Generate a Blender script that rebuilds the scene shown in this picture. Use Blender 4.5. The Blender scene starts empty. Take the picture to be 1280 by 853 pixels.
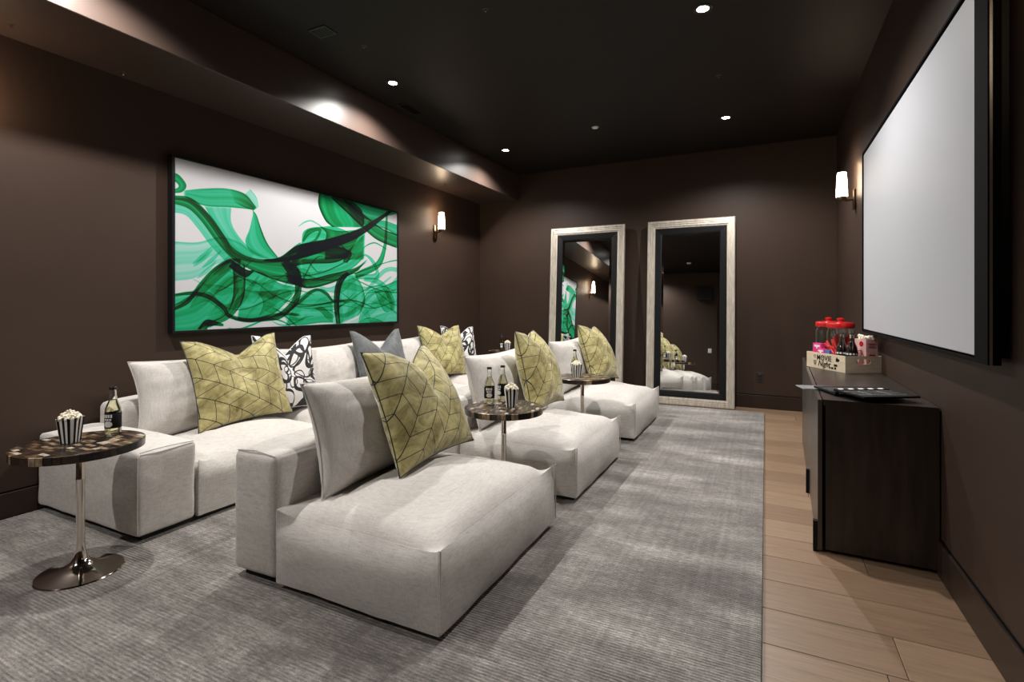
import bpy, bmesh, math, random
import numpy as np
from mathutils import Vector, Matrix
R = math.radians
PI = math.pi
random.seed(7)
scene = bpy.context.scene
COL = scene.collection

# ------------------------------------------------------------------ camera
cd = bpy.data.cameras.new('camera')
cam = bpy.data.objects.new('camera', cd)
COL.objects.link(cam)
cam.location = (0, 0, 1.25)
cam.rotation_euler = (R(90), 0, math.atan(317 / 645))
cd.sensor_width = 36
cd.lens = 645 / 1280 * 36
cd.shift_y = -44.5 / 1280
cd.clip_start = 0.02
scene.camera = cam

# ------------------------------------------------------------------ world, exposure
w = bpy.data.worlds.new('world'); scene.world = w; w.use_nodes = True
w.node_tree.nodes['Background'].inputs[0].default_value = (1, 1, 1, 1)
w.node_tree.nodes['Background'].inputs[1].default_value = 0.05
scene.view_settings.view_transform = 'Standard'
scene.view_settings.look = 'None'
scene.view_settings.gamma = 1
scene.view_settings.use_curve_mapping = False
scene.view_settings.exposure = 0.0

# room dimensions (metres)
XL, XR, YN, YB, ZC = -3.97, 0.73, -1.45, 6.95, 3.20
SX, SZ = -3.31, 2.815            # soffit edge
CANS = [(x, y) for y in (-0.78, 1.41, 3.595, 5.78) for x in (-2.93, -0.37) if x < -1 or y > 2]
SPOT_W, SPOT_ANGLE, SPOT_BLEND = 198, 147, 0.65
SCONCE_W = 1.6

# ------------------------------------------------------------------ helpers
def setp(o, label=None, cat=None, group=None, kind=None):
    if label: o['label'] = label
    if cat: o['category'] = cat
    if group: o['group'] = group
    if kind: o['kind'] = kind
    return o
def empty(name, loc, label=None, cat=None, rotz=0, group=None):
    o = bpy.data.objects.new(name, None); COL.objects.link(o)
    o.location = loc; o.rotation_euler = (0, 0, rotz); o.empty_display_size = .1
    return setp(o, label, cat, group)
def obj(name, bm, mat, parent=None, smooth=True, loc=None, ang=35):
    me = bpy.data.meshes.new(name)
    bmesh.ops.recalc_face_normals(bm, faces=bm.faces)
    bm.to_mesh(me); bm.free()
    for m in (mat if isinstance(mat, (list, tuple)) else [mat]): me.materials.append(m)
    if smooth:
        me.shade_smooth()
        if ang: me.set_sharp_from_angle(angle=R(ang))
    o = bpy.data.objects.new(name, me); COL.objects.link(o)
    if parent is not None: o.parent = parent
    if loc is not None: o.location = loc
    return o
def copy_tree(o, parent=None):
    c = o.copy(); COL.objects.link(c)
    if parent is not None: c.parent = parent
    for ch in list(o.children): copy_tree(ch, c)
    return c
def box(bm, x0, y0, z0, x1, y1, z1, bev=0, seg=2, mi=0, M=None):
    r = bmesh.ops.create_cube(bm, size=1)
    vs = r['verts']
    for v in vs:
        v.co = Vector((x0 + (v.co.x + .5) * (x1 - x0), y0 + (v.co.y + .5) * (y1 - y0), z0 + (v.co.z + .5) * (z1 - z0)))
    fs = list({f for v in vs for f in v.link_faces})
    for f in fs: f.material_index = mi
    if M is not None: bmesh.ops.transform(bm, matrix=M, verts=vs)
    if bev:
        es = list({e for v in vs for e in v.link_edges})
        bmesh.ops.bevel(bm, geom=es, offset=bev, segments=seg, profile=.5, affect='EDGES')
    return bm
def B(*a, **k): return box(bmesh.new(), *a, **k)
def lathe(bm, prof, n=32, c=(0, 0), mi=0, a0=0.0, a1=2 * PI, cap=True):
    full = abs(a1 - a0 - 2 * PI) < 1e-6
    k = n if full else n + 1
    rings = []
    for r, z in prof:
        if r < 1e-6: rings.append([bm.verts.new((c[0], c[1], z))] * k)
        else: rings.append([bm.verts.new((c[0] + r * math.cos(a0 + (a1 - a0) * i / n), c[1] + r * math.sin(a0 + (a1 - a0) * i / n), z)) for i in range(k)])
    for a, b in zip(rings, rings[1:]):
        for i in range(n):
            j = (i + 1) % k
            q = []
            for v in (a[i], a[j], b[j], b[i]):
                if v not in q: q.append(v)
            if len(q) > 2:
                f = bm.faces.new(q); f.material_index = mi
    return bm
def L(prof, **k): return lathe(bmesh.new(), prof, **k)
def tube(bm, pts, r, n=6, mi=0):
    pts = [Vector(p) for p in pts]; prev = None; rr = []
    for i, p in enumerate(pts):
        t = (pts[min(i + 1, len(pts) - 1)] - pts[max(i - 1, 0)]).normalized()
        a = t.orthogonal().normalized() if prev is None else (prev - t * prev.dot(t)).normalized()
        prev = a; b = t.cross(a)
        rr.append([bm.verts.new(p + (a * math.cos(2 * PI * k / n) + b * math.sin(2 * PI * k / n)) * r) for k in range(n)])
    for a, b in zip(rr, rr[1:]):
        for k in range(n):
            f = bm.faces.new((a[k], a[(k + 1) % n], b[(k + 1) % n], b[k])); f.material_index = mi
    for e in (rr[0][::-1], rr[-1]):
        f = bm.faces.new(e); f.material_index = mi
    return bm
def prism(bm, poly, z0, z1, mi=0, M=None):
    a = [bm.verts.new((x, y, z0)) for x, y in poly]; b = [bm.verts.new((x, y, z1)) for x, y in poly]
    fs = [bm.faces.new(a[::-1]), bm.faces.new(b)]
    for i in range(len(poly)):
        j = (i + 1) % len(poly); fs.append(bm.faces.new((a[i], a[j], b[j], b[i])))
    for f in fs: f.material_index = mi
    if M is not None: bmesh.ops.transform(bm, matrix=M, verts=a + b)
    return bm

# ------------------------------------------------------------------ materials
class N:
    def __init__(s, name):
        s.m = bpy.data.materials.new(name); s.m.use_nodes = True
        s.t = s.m.node_tree; s.b = s.t.nodes['Principled BSDF']; s.out = s.t.nodes['Material Output']
    def n(s, typ, **k):
        x = s.t.nodes.new(typ)
        for a, v in k.items():
            if a.startswith('i_'):
                key = a[2:]; x.inputs[int(key) if key.isdigit() else key.replace('_', ' ')].default_value = v
            else: setattr(x, a, v)
        return x
    def l(s, a, b): s.t.links.new(a, b)
    def math(s, op, a, b=None, c=None):
        x = s.n('ShaderNodeMath', operation=op)
        for i, v in enumerate((a, b, c)):
            if v is None: continue
            if isinstance(v, (int, float)): x.inputs[i].default_value = v
            else: s.l(v, x.inputs[i])
        return x.outputs[0]
    def ramp(s, fac, stops):
        x = s.n('ShaderNodeValToRGB'); cr = x.color_ramp
        while len(cr.elements) < len(stops): cr.elements.new(.5)
        for e, (p, c) in zip(cr.elements, stops):
            e.position = p; e.color = (*c, 1) if len(c) == 3 else c
        s.l(fac, x.inputs[0]); return x.outputs[0]
    def mix(s, fac, a, b):
        x = s.n('ShaderNodeMix', data_type='RGBA')
        for i, v in ((0, fac), (6, a), (7, b)):
            if isinstance(v, (int, float)): x.inputs[i].default_value = v
            elif isinstance(v, tuple): x.inputs[i].default_value = (*v, 1)
            else: s.l(v, x.inputs[i])
        return x.outputs[2]
    def coord(s, kind='Object', scale=(1, 1, 1), rot=(0, 0, 0)):
        t = s.n('ShaderNodeTexCoord'); m = s.n('ShaderNodeMapping')
        m.inputs['Scale'].default_value = scale; m.inputs['Rotation'].default_value = rot
        s.l(t.outputs[kind], m.inputs[0]); return m.outputs[0]
    def noise(s, vec, scale, detail=3, rough=.5, dist=0):
        x = s.n('ShaderNodeTexNoise', i_Scale=scale, i_Detail=detail, i_Roughness=rough, i_Distortion=dist)
        s.l(vec, x.inputs['Vector']); return x.outputs['Fac']
    def bump(s, h, strength=.2, dist=.01):
        x = s.n('ShaderNodeBump', i_Strength=strength, i_Distance=dist)
        s.l(h, x.inputs['Height']); s.l(x.outputs[0], s.b.inputs['Normal'])
    def set(s, **k):
        for a, v in k.items():
            i = s.b.inputs[a.replace('_', ' ')]
            if isinstance(v, (int, float)): i.default_value = v
            elif isinstance(v, tuple): i.default_value = (*v, 1) if len(v) == 3 and i.type == 'RGBA' else v
            else: s.l(v, i)
        return s
def plain(name, c, rough=.5, metal=0, **k):
    s = N(name); s.set(Base_Color=c, Roughness=rough, Metallic=metal, **k); return s.m
def grainy(name, c, rough=.5, metal=0, var=.15, scale=30, bump=.05, **k):
    s = N(name); v = s.coord(); f = s.noise(v, scale)
    col = s.ramp(f, [(.3, tuple(x * (1 - var) for x in c)), (.7, tuple(min(1, x * (1 + var)) for x in c))])
    s.set(Base_Color=col, Roughness=rough, Metallic=metal, **k)
    if bump: s.bump(f, bump, .004)
    return s.m
def emit(name, c, st):
    s = N(name); s.set(Base_Color=(.9, .9, .9), Emission_Color=c, Emission_Strength=st); return s.m

M = {}
def mk_wall(name, c, rough, spec=.22):
    s = N(name); v = s.coord(); f = s.noise(v, 240, 2); g = s.noise(v, 1.7, 3)
    s.set(Base_Color=s.ramp(g, [(.3, tuple(x * .93 for x in c)), (.7, tuple(x * 1.07 for x in c))]), Roughness=rough, Specular_IOR_Level=spec)
    s.bump(f, .05, .001); return s.m
M['wall'] = mk_wall('brown_wall_paint', (.042, .0255, .0185), .5)
M['ceiling'] = mk_wall('brown_paint_shaded', (.0115, .0078, .0062), .6)  # same brown as the walls, ceiling shade put into a darker colour
M['soffit'] = mk_wall('brown_paint_lit', (.052, .034, .027), .38, .5)  # wall paint again, kept lighter so the downlight scallops read bright
M['trim'] = mk_wall('brown_trim_paint', (.032, .020, .015), .35)
def mk_linen():
    s = N('linen')
    a = s.noise(s.coord(scale=(20, 20, 400)), 1, 3, .6); b = s.noise(s.coord(scale=(400, 400, 24)), 1, 3, .6)
    e = s.noise(s.coord(scale=(24, 400, 80)), 1, 3, .6); g = s.noise(s.coord(scale=(400, 24, 80)), 1, 3, .6)
    v3 = s.coord(); c = s.noise(v3, 4, 4)
    f = s.math('ADD', s.math('ADD', a, b), s.math('ADD', e, g)); f = s.math('MULTIPLY', f, .25)
    col = s.ramp(f, [(.38, (.42, .385, .35)), (.5, (.59, .555, .52)), (.62, (.69, .66, .625))])
    col = s.mix(.12, col, s.ramp(c, [(.3, (.40, .37, .34)), (.7, (.75, .73, .70))]))
    s.set(Base_Color=col, Roughness=.88, Sheen_Weight=.1, Sheen_Roughness=.5)
    f2 = s.math('ADD', f, s.math('MULTIPLY', s.noise(v3, 9, 2, .5), 1.6))
    s.bump(f2, .35, .005); return s.m
M['linen'] = mk_linen()
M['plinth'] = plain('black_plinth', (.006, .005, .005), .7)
def mk_rug():
    s = N('viscose_rug')
    v = s.coord(scale=(1, 1, 1)); big = s.noise(s.coord(scale=(.55, 1.6, 1)), 2.2, 6, .62)
    streak = s.noise(s.coord(scale=(7, 60, 1)), 1, 5, .7)
    cross = s.noise(s.coord(scale=(40, 1.5, 1)), 1, 4, .6)
    fine = s.noise(s.coord(scale=(150, 210, 1)), 1, 3, .75)
    spot = s.noise(s.coord(scale=(28, 95, 1)), 1, 4, .7)
    f = s.math('ADD', s.math('MULTIPLY', big, 1.05), s.math('MULTIPLY', streak, .4))
    f = s.math('ADD', f, s.math('MULTIPLY', cross, .3))
    f = s.math('ADD', f, s.math('MULTIPLY', spot, .75))
    f = s.math('ADD', f, s.math('MULTIPLY', fine, .75))
    f = s.math('DIVIDE', f, 3.25)
    col = s.ramp(f, [(.38, (.048, .040, .035)), (.47, (.135, .120, .108)), (.54, (.30, .273, .25)), (.62, (.66, .62, .585))])
    s.set(Base_Color=col, Roughness=.7, Sheen_Weight=.25, Sheen_Roughness=.4)
    wv = s.n('ShaderNodeTexWave', wave_type='BANDS', bands_direction='Y', i_Scale=22.0, i_Distortion=1.2, i_Detail=2.0)
    s.l(v, wv.inputs[0])
    h = s.math('ADD', wv.outputs['Fac'], s.math('MULTIPLY', fine, 1.2))
    s.bump(h, .6, .006); return s.m
M['rug'] = mk_rug()
def mk_plank(i, tone):
    s = N('oak_plank'); v = s.coord(scale=(1.1, 14, 14)); g = s.noise(v, 2.2, 6, .62, .6)
    kn = s.noise(s.coord(scale=(1.3, 4.5, 1)), 1.6, 4, .55, 1.2); fine = s.noise(s.coord(scale=(6, 190, 1)), 1, 3)
    f = s.math('ADD', s.math('MULTIPLY', g, .6), s.math('MULTIPLY', fine, .4))
    col = s.ramp(f, [(.3, tuple(x * .66 for x in tone)), (.5, tone), (.68, tuple(x * 1.22 for x in tone))])
    col = s.mix(s.ramp(kn, [(.66, (0, 0, 0)), (.8, (.55, .55, .55))]), col, (.11, .065, .038))
    s.set(Base_Color=col, Roughness=.42); s.bump(f, .12, .002); return s.m
M['plank'] = [mk_plank(i, t) for i, t in enumerate([(.255, .165, .104), (.222, .142, .088), (.282, .186, .12)])]
M['subfloor'] = plain('subfloor', (.05, .035, .025), .9)
M['black'] = plain('black_frame', (.006, .006, .007), .45, Specular_IOR_Level=.2)
M['velvet_black'] = plain('black_velvet', (.003, .003, .003), .9, Specular_IOR_Level=.08)
M['screen'] = plain('screen_cloth', (.47, .48, .515), .5)
M['nickel'] = plain('polished_nickel', (.66, .60, .53), .09, 1)
M['bronze'] = plain('aged_bronze', (.22, .16, .11), .32, 1)
M['steel'] = plain('brushed_steel', (.55, .54, .52), .25, 1)
M['white_plastic'] = plain('white_plastic', (.75, .75, .74), .4)
M['dark_plastic'] = plain('dark_plastic', (.022, .017, .015), .4)
M['black_plastic'] = plain('black_plastic', (.01, .01, .01), .3)
M['mirror'] = plain('mirror_glass', (.90, .91, .90), .005, 1)
def mk_silver():
    s = N('champagne_silver_leaf'); v = s.coord(scale=(18, 18, 3)); f = s.noise(v, 2.5, 5, .6)
    s.set(Base_Color=s.ramp(f, [(.3, (.42, .37, .31)), (.7, (.66, .61, .53))]), Metallic=.45, Roughness=.42)
    s.bump(f, .12, .003); return s.m
M['silver'] = mk_silver()
def mk_glass(name, c, ior=1.45):
    s = N(name); s.set(Base_Color=c, Roughness=.02, Transmission_Weight=1.0, IOR=ior); return s.m
M['glass'] = mk_glass('clear_glass', (.97, .98, .97))
M['liquid'] = mk_glass('pale_soda', (.88, .84, .58), 1.33)
M['cola'] = plain('cola_in_glass', (.012, .005, .004), .06, Coat_Weight=1.0)
def mk_velvet(name, a, b, sh=.5):
    s = N(name); v = s.coord(); f = s.noise(v, 8, 6, .68, 1.0)
    s.set(Base_Color=s.ramp(f, [(.32, a), (.68, b)]), Roughness=.62, Sheen_Weight=sh, Sheen_Roughness=.35)
    s.bump(f, .25, .01); return s
M['grey_velvet'] = mk_velvet('grey_velvet', (.055, .06, .065), (.14, .15, .155)).m
def mk_chevron(name, ang, flip=1):
    s = mk_velvet(name, (.155, .122, .024), (.62, .55, .25), .55)  # sheen and shade of the pile mottled into the olive as pale and dark
    uv = s.coord('UV', rot=(0, 0, ang))
    sep = s.n('ShaderNodeSeparateXYZ'); s.l(uv, sep.inputs[0]); U, V = sep.outputs[0], sep.outputs[1]
    wd, ph = .118, .106
    cu = s.math('DIVIDE', U, wd)
    tri = s.math('PINGPONG', cu, 1.0)
    vv = s.math('DIVIDE', s.math('ADD', V, s.math('MULTIPLY', tri, .085 * flip)), ph)
    e1 = s.math('MULTIPLY', s.math('ABSOLUTE', s.math('SUBTRACT', s.math('FRACT', s.math('ADD', vv, .5)), .5)), ph)
    e2 = s.math('MULTIPLY', s.math('ABSOLUTE', s.math('SUBTRACT', s.math('FRACT', s.math('ADD', cu, .5)), .5)), wd)
    e = s.math('MINIMUM', e1, e2)
    line = s.math('LESS_THAN', e, .0024)
    base = s.b.inputs['Base Color'].links[0].from_socket
    s.set(Base_Color=s.mix(line, base, (.012, .011, .010)))
    return s.m
M['chev_a'] = mk_chevron('olive_velvet_chevron', R(-58))
M['chev_b'] = mk_chevron('olive_velvet_chevron_b', R(38))
def mk_ink():
    s = N('ink_swirl_cotton')
    uv = s.coord('UV'); nz = s.n('ShaderNodeTexNoise', i_Scale=2.4, i_Detail=1.0); s.l(uv, nz.inputs['Vector'])
    dv = s.n('ShaderNodeVectorMath', operation='MULTIPLY_ADD'); s.l(nz.outputs['Color'], dv.inputs[0]); dv.inputs[1].default_value = (.34, .34, 0); s.l(uv, dv.inputs[2])
    lines = []
    for sc, off, r0, t in ((5.2, 0, .36, .085), (4.3, 3.3, .42, .06), (6.3, 7.7, .33, .05)):
        ad = s.n('ShaderNodeVectorMath', operation='ADD'); s.l(dv.outputs[0], ad.inputs[0]); ad.inputs[1].default_value = (off, off * .7, 0)
        vo = s.n('ShaderNodeTexVoronoi', voronoi_dimensions='2D', i_Scale=sc, i_Randomness=.75); s.l(ad.outputs[0], vo.inputs['Vector'])
        d = s.math('ABSOLUTE', s.math('SUBTRACT', vo.outputs['Distance'], r0))
        thick = s.math('MULTIPLY_ADD', s.noise(ad.outputs[0], 5, 2), t * 2, -t * .25)
        lines.append(s.math('LESS_THAN', d, thick))
    f = s.math('MAXIMUM', s.math('MAXIMUM', lines[0], lines[1]), lines[2])
    s.set(Base_Color=s.mix(f, (.72, .70, .69), (.010, .010, .012)), Roughness=.75); return s.m
M['ink'] = mk_ink()
M['horn'] = [grainy('horn_tile', c, .28, 0, .5, 45, 0, Specular_IOR_Level=.35) for c in
             [(.012, .008, .006), (.035, .020, .012), (.10, .062, .035), (.24, .175, .115), (.40, .34, .27), (.02, .013, .01)]]
M['grout'] = plain('dark_resin', (.012, .009, .007), .3)
M['paper_white'] = plain('white_card', (.80, .79, .77), .6)
M['paper_black'] = plain('black_card', (.008, .008, .009), .6, Specular_IOR_Level=.15)
M['popcorn'] = grainy('popcorn', (.80, .74, .60), .8, 0, .22, 60, 0)
def mk_wenge():
    s = N('dark_stained_wood'); v = s.coord(scale=(4, 4, .5)); f = s.noise(v, 6, 5, .6, .4)
    s.set(Base_Color=s.ramp(f, [(.3, (.014, .010, .008)), (.7, (.036, .026, .020))]), Roughness=.34); s.bump(f, .06, .002); return s.m
M['wenge'] = mk_wenge()
M['wenge_door'] = grainy('satin_dark_lacquer', (.05, .042, .036), .3, 0, .15, 8, 0)
M['crate'] = None
def mk_crate():
    s = N('pale_pine'); f = s.noise(s.coord(scale=(2, 2, 26)), 4, 4, .6)
    s.set(Base_Color=s.ramp(f, [(.3, (.62, .50, .345)), (.7, (.80, .68, .51))]), Roughness=.6); return s.m
M['crate'] = mk_crate()
M['red'] = plain('glossy_red_plastic', (.55, .012, .015), .25)
M['red_candy'] = plain('red_candy', (.50, .008, .012), .3)
M['pink'] = plain('pink_card', (.80, .48, .47), .5)
M['magenta'] = plain('magenta_card', (.72, .03, .24), .4)
M['blue'] = plain('blue_card', (.10, .14, .40), .4)
M['slate_grey'] = plain('grey_card', (.30, .31, .34), .22)
M['shade'] = emit('lit_shade_glass', (1, .78, .56), 22)
M['can_lens'] = emit('lit_lens', (1, .97, .93), 60)

# ------------------------------------------------------------------ structure
def struct(name, bm, m, parent=None):
    o = obj(name, bm, m, parent, smooth=False)
    if parent is None: o['kind'] = 'structure'
    return o
floor = struct('floor', B(XL - .1, YN - .1, -.1, XR + .1, YB + .1, -.012), M['subfloor'])
PW = .25
y = 2.376 - PW * 16; row = 0; pcache = {}
rp = random.Random(3)
while y < YB:
    x = XL - rp.uniform(0, 1.7) if row % 3 else XL
    y0, y1 = max(y, YN), min(y + PW, YB)
    if y1 - y0 > .02:
        while x < XR:
            x1 = x + 2.2
            if XR - x1 < .25: x1 = XR
            a, b = max(x, XL), min(x1, XR)
            pb = B(-(b - a) / 2 + .0012, -(y1 - y0) / 2 + .0012, -.014, (b - a) / 2 - .0012, (y1 - y0) / 2 - .0012, 0, bev=.0015, seg=1)
            o = obj('plank', pb, M['plank'][rp.randrange(3)], floor, smooth=False, loc=((a + b) / 2, (y0 + y1) / 2, 0))
            x = x1
    y += PW; row += 1
struct('wall_left', B(XL - .1, YN - .1, 0, XL, YB + .1, ZC), M['wall'])
struct('wall_right', B(XR, YN - .1, 0, XR + .1, YB + .1, ZC), M['wall'])
struct('wall_back', B(XL, YB, 0, XR, YB + .1, ZC), M['wall'])
struct('wall_front', B(XL, YN - .1, 0, XR, YN, ZC), M['wall'])
cl = struct('ceiling', B(XL - .1, YN - .1, ZC, XR + .1, YB + .1, ZC + .1), M['ceiling'])
struct('trim_1', B(XL, YN, SZ, SX, YB, ZC, bev=.004, seg=1), M['soffit'])       # the boxed-down soffit along the left wall
BH = .17
def baseboard(name, x0, y0, x1, y1, nx, ny):
    bm = B(x0, y0, 0, x1, y1, BH - .012, bev=.002, seg=1)
    o = struct(name, bm, M['trim'])
    g = .004
    rv = B(x0, y0, BH - .011, x1, y1, BH - .003)  # black strip standing in for the shade of a recessed groove
    for v in rv.verts:
        if nx > 0 and v.co.x > x0 + .001: v.co.x = x0 + g
        if nx < 0 and v.co.x < x1 - .001: v.co.x = x1 - g
        if ny < 0 and v.co.y < y1 - .001: v.co.y = y1 - g
        if ny > 0 and v.co.y > y0 + .001: v.co.y = y0 + g
    obj('painted_reveal_shade', rv, M['velvet_black'], o, smooth=False)
    return o
baseboard('baseboard_left', XL, YN, XL + .015, YB, 1, 0)
baseboard('baseboard_right', XR - .015, YN, XR, YB, -1, 0)
baseboard('baseboard_back', XL + .015, YB - .015, XR - .015, YB, 0, -1)
baseboard('baseboard_front', XL + .015, YN, XR - .015, YN + .015, 0, 1)

# rug
rb = B(XL + .03, -.9, 0, -.012, 6.60, .018, bev=.008, seg=2)
rug = obj('area_rug', rb, M['rug'])
setp(rug, 'large silvery grey mottled area rug under both sofa rows', 'rug')

# ------------------------------------------------------------------ ceiling fittings
for i, (x, y) in enumerate(CANS):
    lab = {(-2.93, 3.595): 'lit recessed ceiling downlight nearest the middle of the soffit',
           (-2.93, 5.78): 'lit recessed ceiling downlight by the soffit near the back wall',
           (-.37, 3.595): 'lit recessed ceiling downlight at the top edge, in front of the screen wall',
           (-.37, 5.78): 'lit recessed ceiling downlight above the right mirror'}.get((x, y), 'recessed ceiling downlight %s, out of frame' % ('above the nearest side table' if y > 0 else 'behind the camera on the soffit side'))
    d = empty('ceiling_downlight', (x, y, ZC), lab, 'light', group='recessed downlights in the ceiling')
    obj('trim_ring', L([(.038, -.004), (.055, -.006), (.060, -.003), (.060, 0.0), (.038, 0.0), (.038, -.004)], n=32), M['trim'], d)
    obj('lens', L([(0, -.004), (.030, -.004), (.038, -.001)], n=24), M['can_lens'], d)
    ld = bpy.data.lights.new('downlight_beam', 'SPOT'); ld.energy = SPOT_W * (.9 if y < 0 else 1); ld.spot_size = R(SPOT_ANGLE); ld.spot_blend = SPOT_BLEND
    ld.shadow_soft_size = .032; ld.color = (1, .965, .925)
    lo = bpy.data.objects.new('downlight_beam', ld); COL.objects.link(lo); lo.location = (0, 0, -.045); lo.parent = d
def vent(x, y, w, h, label):
    d = empty('ceiling_vent', (x, y, ZC), label, 'vent')
    bm = bmesh.new(); t = .012
    for a in ((-w/2, -h/2, w/2, -h/2 + t), (-w/2, h/2 - t, w/2, h/2), (-w/2, -h/2 + t, -w/2 + t, h/2 - t), (w/2 - t, -h/2 + t, w/2, h/2 - t)):
        box(bm, a[0], a[1], -.006, a[2], a[3], 0)
    obj('frame', bm, M['dark_plastic'], d, smooth=False)
    n = 6
    for k in range(n):
        yy = -h/2 + t + (k + .5) * (h - 2 * t) / n
        obj('slat', B(-w/2 + t, yy - .005, -.004, w/2 - t, yy + .005, -.002), M['black_plastic'], d, smooth=False)
    obj('backing', B(-w/2 + t, -h/2 + t, -.0015, w/2 - t, h/2 - t, -.0005), M['velvet_black'], d, smooth=False)
vent(-2.83, 2.70, .16, .12, 'small dark ceiling vent near the top left of the ceiling')
vent(-3.16, 4.15, .12, .30, 'long dark ceiling vent between soffit and the middle downlight')
det = empty('smoke_detector', (-1.672, 5.463, ZC), 'small round white detector disc in the middle of the ceiling', 'detector')
obj('disc', L([(0, -.012), (.030, -.012), (.036, -.006), (.038, 0)], n=28), M['white_plastic'], det)
obj('collar', L([(.038, -.002), (.044, -.002), (.044, 0)], n=28), M['trim'], det)
det2 = empty('smoke_detector', (-1.75, 0.0, ZC), 'round white detector disc on the ceiling, seen in the right mirror', 'detector')
obj('disc', L([(0, -.03), (.045, -.03), (.055, -.015), (.058, 0)], n=28), M['white_plastic'], det2)
def sprinkler(x, y, z, label):
    d = empty('sprinkler_head', (x, y, z), label, 'sprinkler')
    obj('escutcheon', L([(0, -.004), (.016, -.004), (.02, 0)], n=16), M['dark_plastic'], d)
    obj('nozzle', L([(0, -.018), (.006, -.018), (.006, -.004)], n=10), M['steel'], d)
sprinkler(-1.651, 2.966, ZC, 'tiny sprinkler head at the top edge of the ceiling centre')
sprinkler(-2.703, 2.984, ZC, 'tiny sprinkler head just beside the small top left vent')
sprinkler(-2.912, 4.689, ZC, 'tiny sprinkler head between the two soffit side downlights')
sprinkler(-.359, 4.69, ZC, 'tiny sprinkler head between the two right downlights')
sprinkler(-3.763, 1.346, SZ, 'tiny sprinkler head under the near end of the soffit')
sprinkler(-3.89, 1.97, SZ, 'second tiny sprinkler head along the underside of the soffit')
sprinkler(-3.705, 5.579, SZ, 'tiny sprinkler head under the soffit above the left wall sconce')

# ------------------------------------------------------------------ wall sconces
def sconce(x, y, z, s, label):
    """s = +1 : on left wall facing +x, -1 : on right wall. z = bottom of shade"""
    d = empty('wall_sconce', (x, y, z), label, 'sconce')
    bp = bmesh.new()
    box(bp, 0 if s > 0 else -.02, -.035, -.12, .02 if s > 0 else 0, .035, .06, bev=.006)
    obj('backplate', bp, M['bronze'], d)
    ab = tube(bmesh.new(), [(s * .02, 0, -.03), (s * .06, 0, -.035), (s * .09, 0, -.03), (s * .105, 0, -.012)], .009, 8)
    obj('arm', ab, M['bronze'], d)
    cup = L([(0, -.03), (.03, -.03), (.047, -.018), (.047, .0), (.0, .0)], n=24, c=(s * .105, 0))
    obj('cup', cup, M['bronze'], d)
    sh = L([(.046, .001), (.045, .06), (.041, .14), (.036, .22), (.033, .222), (.033, .21), (.042, .01), (.046, .001)], n=28, c=(s * .105, 0))
    so = obj('lamp_shade', sh, M['shade'], d)
    ld = bpy.data.lights.new('sconce_bulb', 'POINT'); ld.energy = SCONCE_W; ld.color = (1, .70, .42); ld.shadow_soft_size = .03
    lo = bpy.data.objects.new('sconce_bulb', ld); COL.objects.link(lo); lo.location = (s * .105, 0, .265); lo.parent = d
sconce(XL, 5.74, 2.262, 1, 'lit sconce on the left wall beyond the green picture')
sconce(XL, 1.20, 2.262, 1, 'lit sconce on the left wall left of the picture, out of frame')
sconce(XR, 5.56, 2.240, -1, 'lit sconce on the right wall between corner and projection screen')
sconce(XR, 1.40, 2.240, -1, 'lit sconce on the right wall nearest the camera')

# ------------------------------------------------------------------ projection screen
y0, y1, z0, z1 = 2.365, 4.725, 1.062, 2.405
ps = empty('projection_screen', (XR, (y0 + y1) / 2, z0), 'large white projection screen with black velvet frame on right wall', 'screen')
yc = (y0 + y1) / 2
def PB(a, b, c, d, e, f, **k): return B(a - XR, b - yc, c - z0, d - XR, e - yc, f - z0, **k)
obj('screen_surface', PB(.672, y0 + .01, z0 + .01, .678, y1 - .01, z1 - .01), M['screen'], ps, smooth=False)
FW = .012
obj('frame_top', PB(.664, y0 - .122, z1, .70, y1 + FW, z1 + FW), M['velvet_black'], ps, smooth=False)
obj('frame_bottom', PB(.664, y0 - .122, z0 - FW, .70, y1 + FW, z0), M['velvet_black'], ps, smooth=False)
obj('frame_side', PB(.664, y1, z0, .70, y1 + FW, z1), M['velvet_black'], ps, smooth=False)
obj('frame_side', PB(.664, y0 - .122, z0, .70, y0, z1), M['velvet_black'], ps, smooth=False)
obj('frame_back', PB(.70, y0 - .09, z0 + .01, XR - .001, y1, z1), M['black'], ps, smooth=False)
obj('edge_bead', PB(.668, y0 - .126, z0 - FW, .676, y0 - .1225, z1 + FW), M['steel'], ps, smooth=False)

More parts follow.
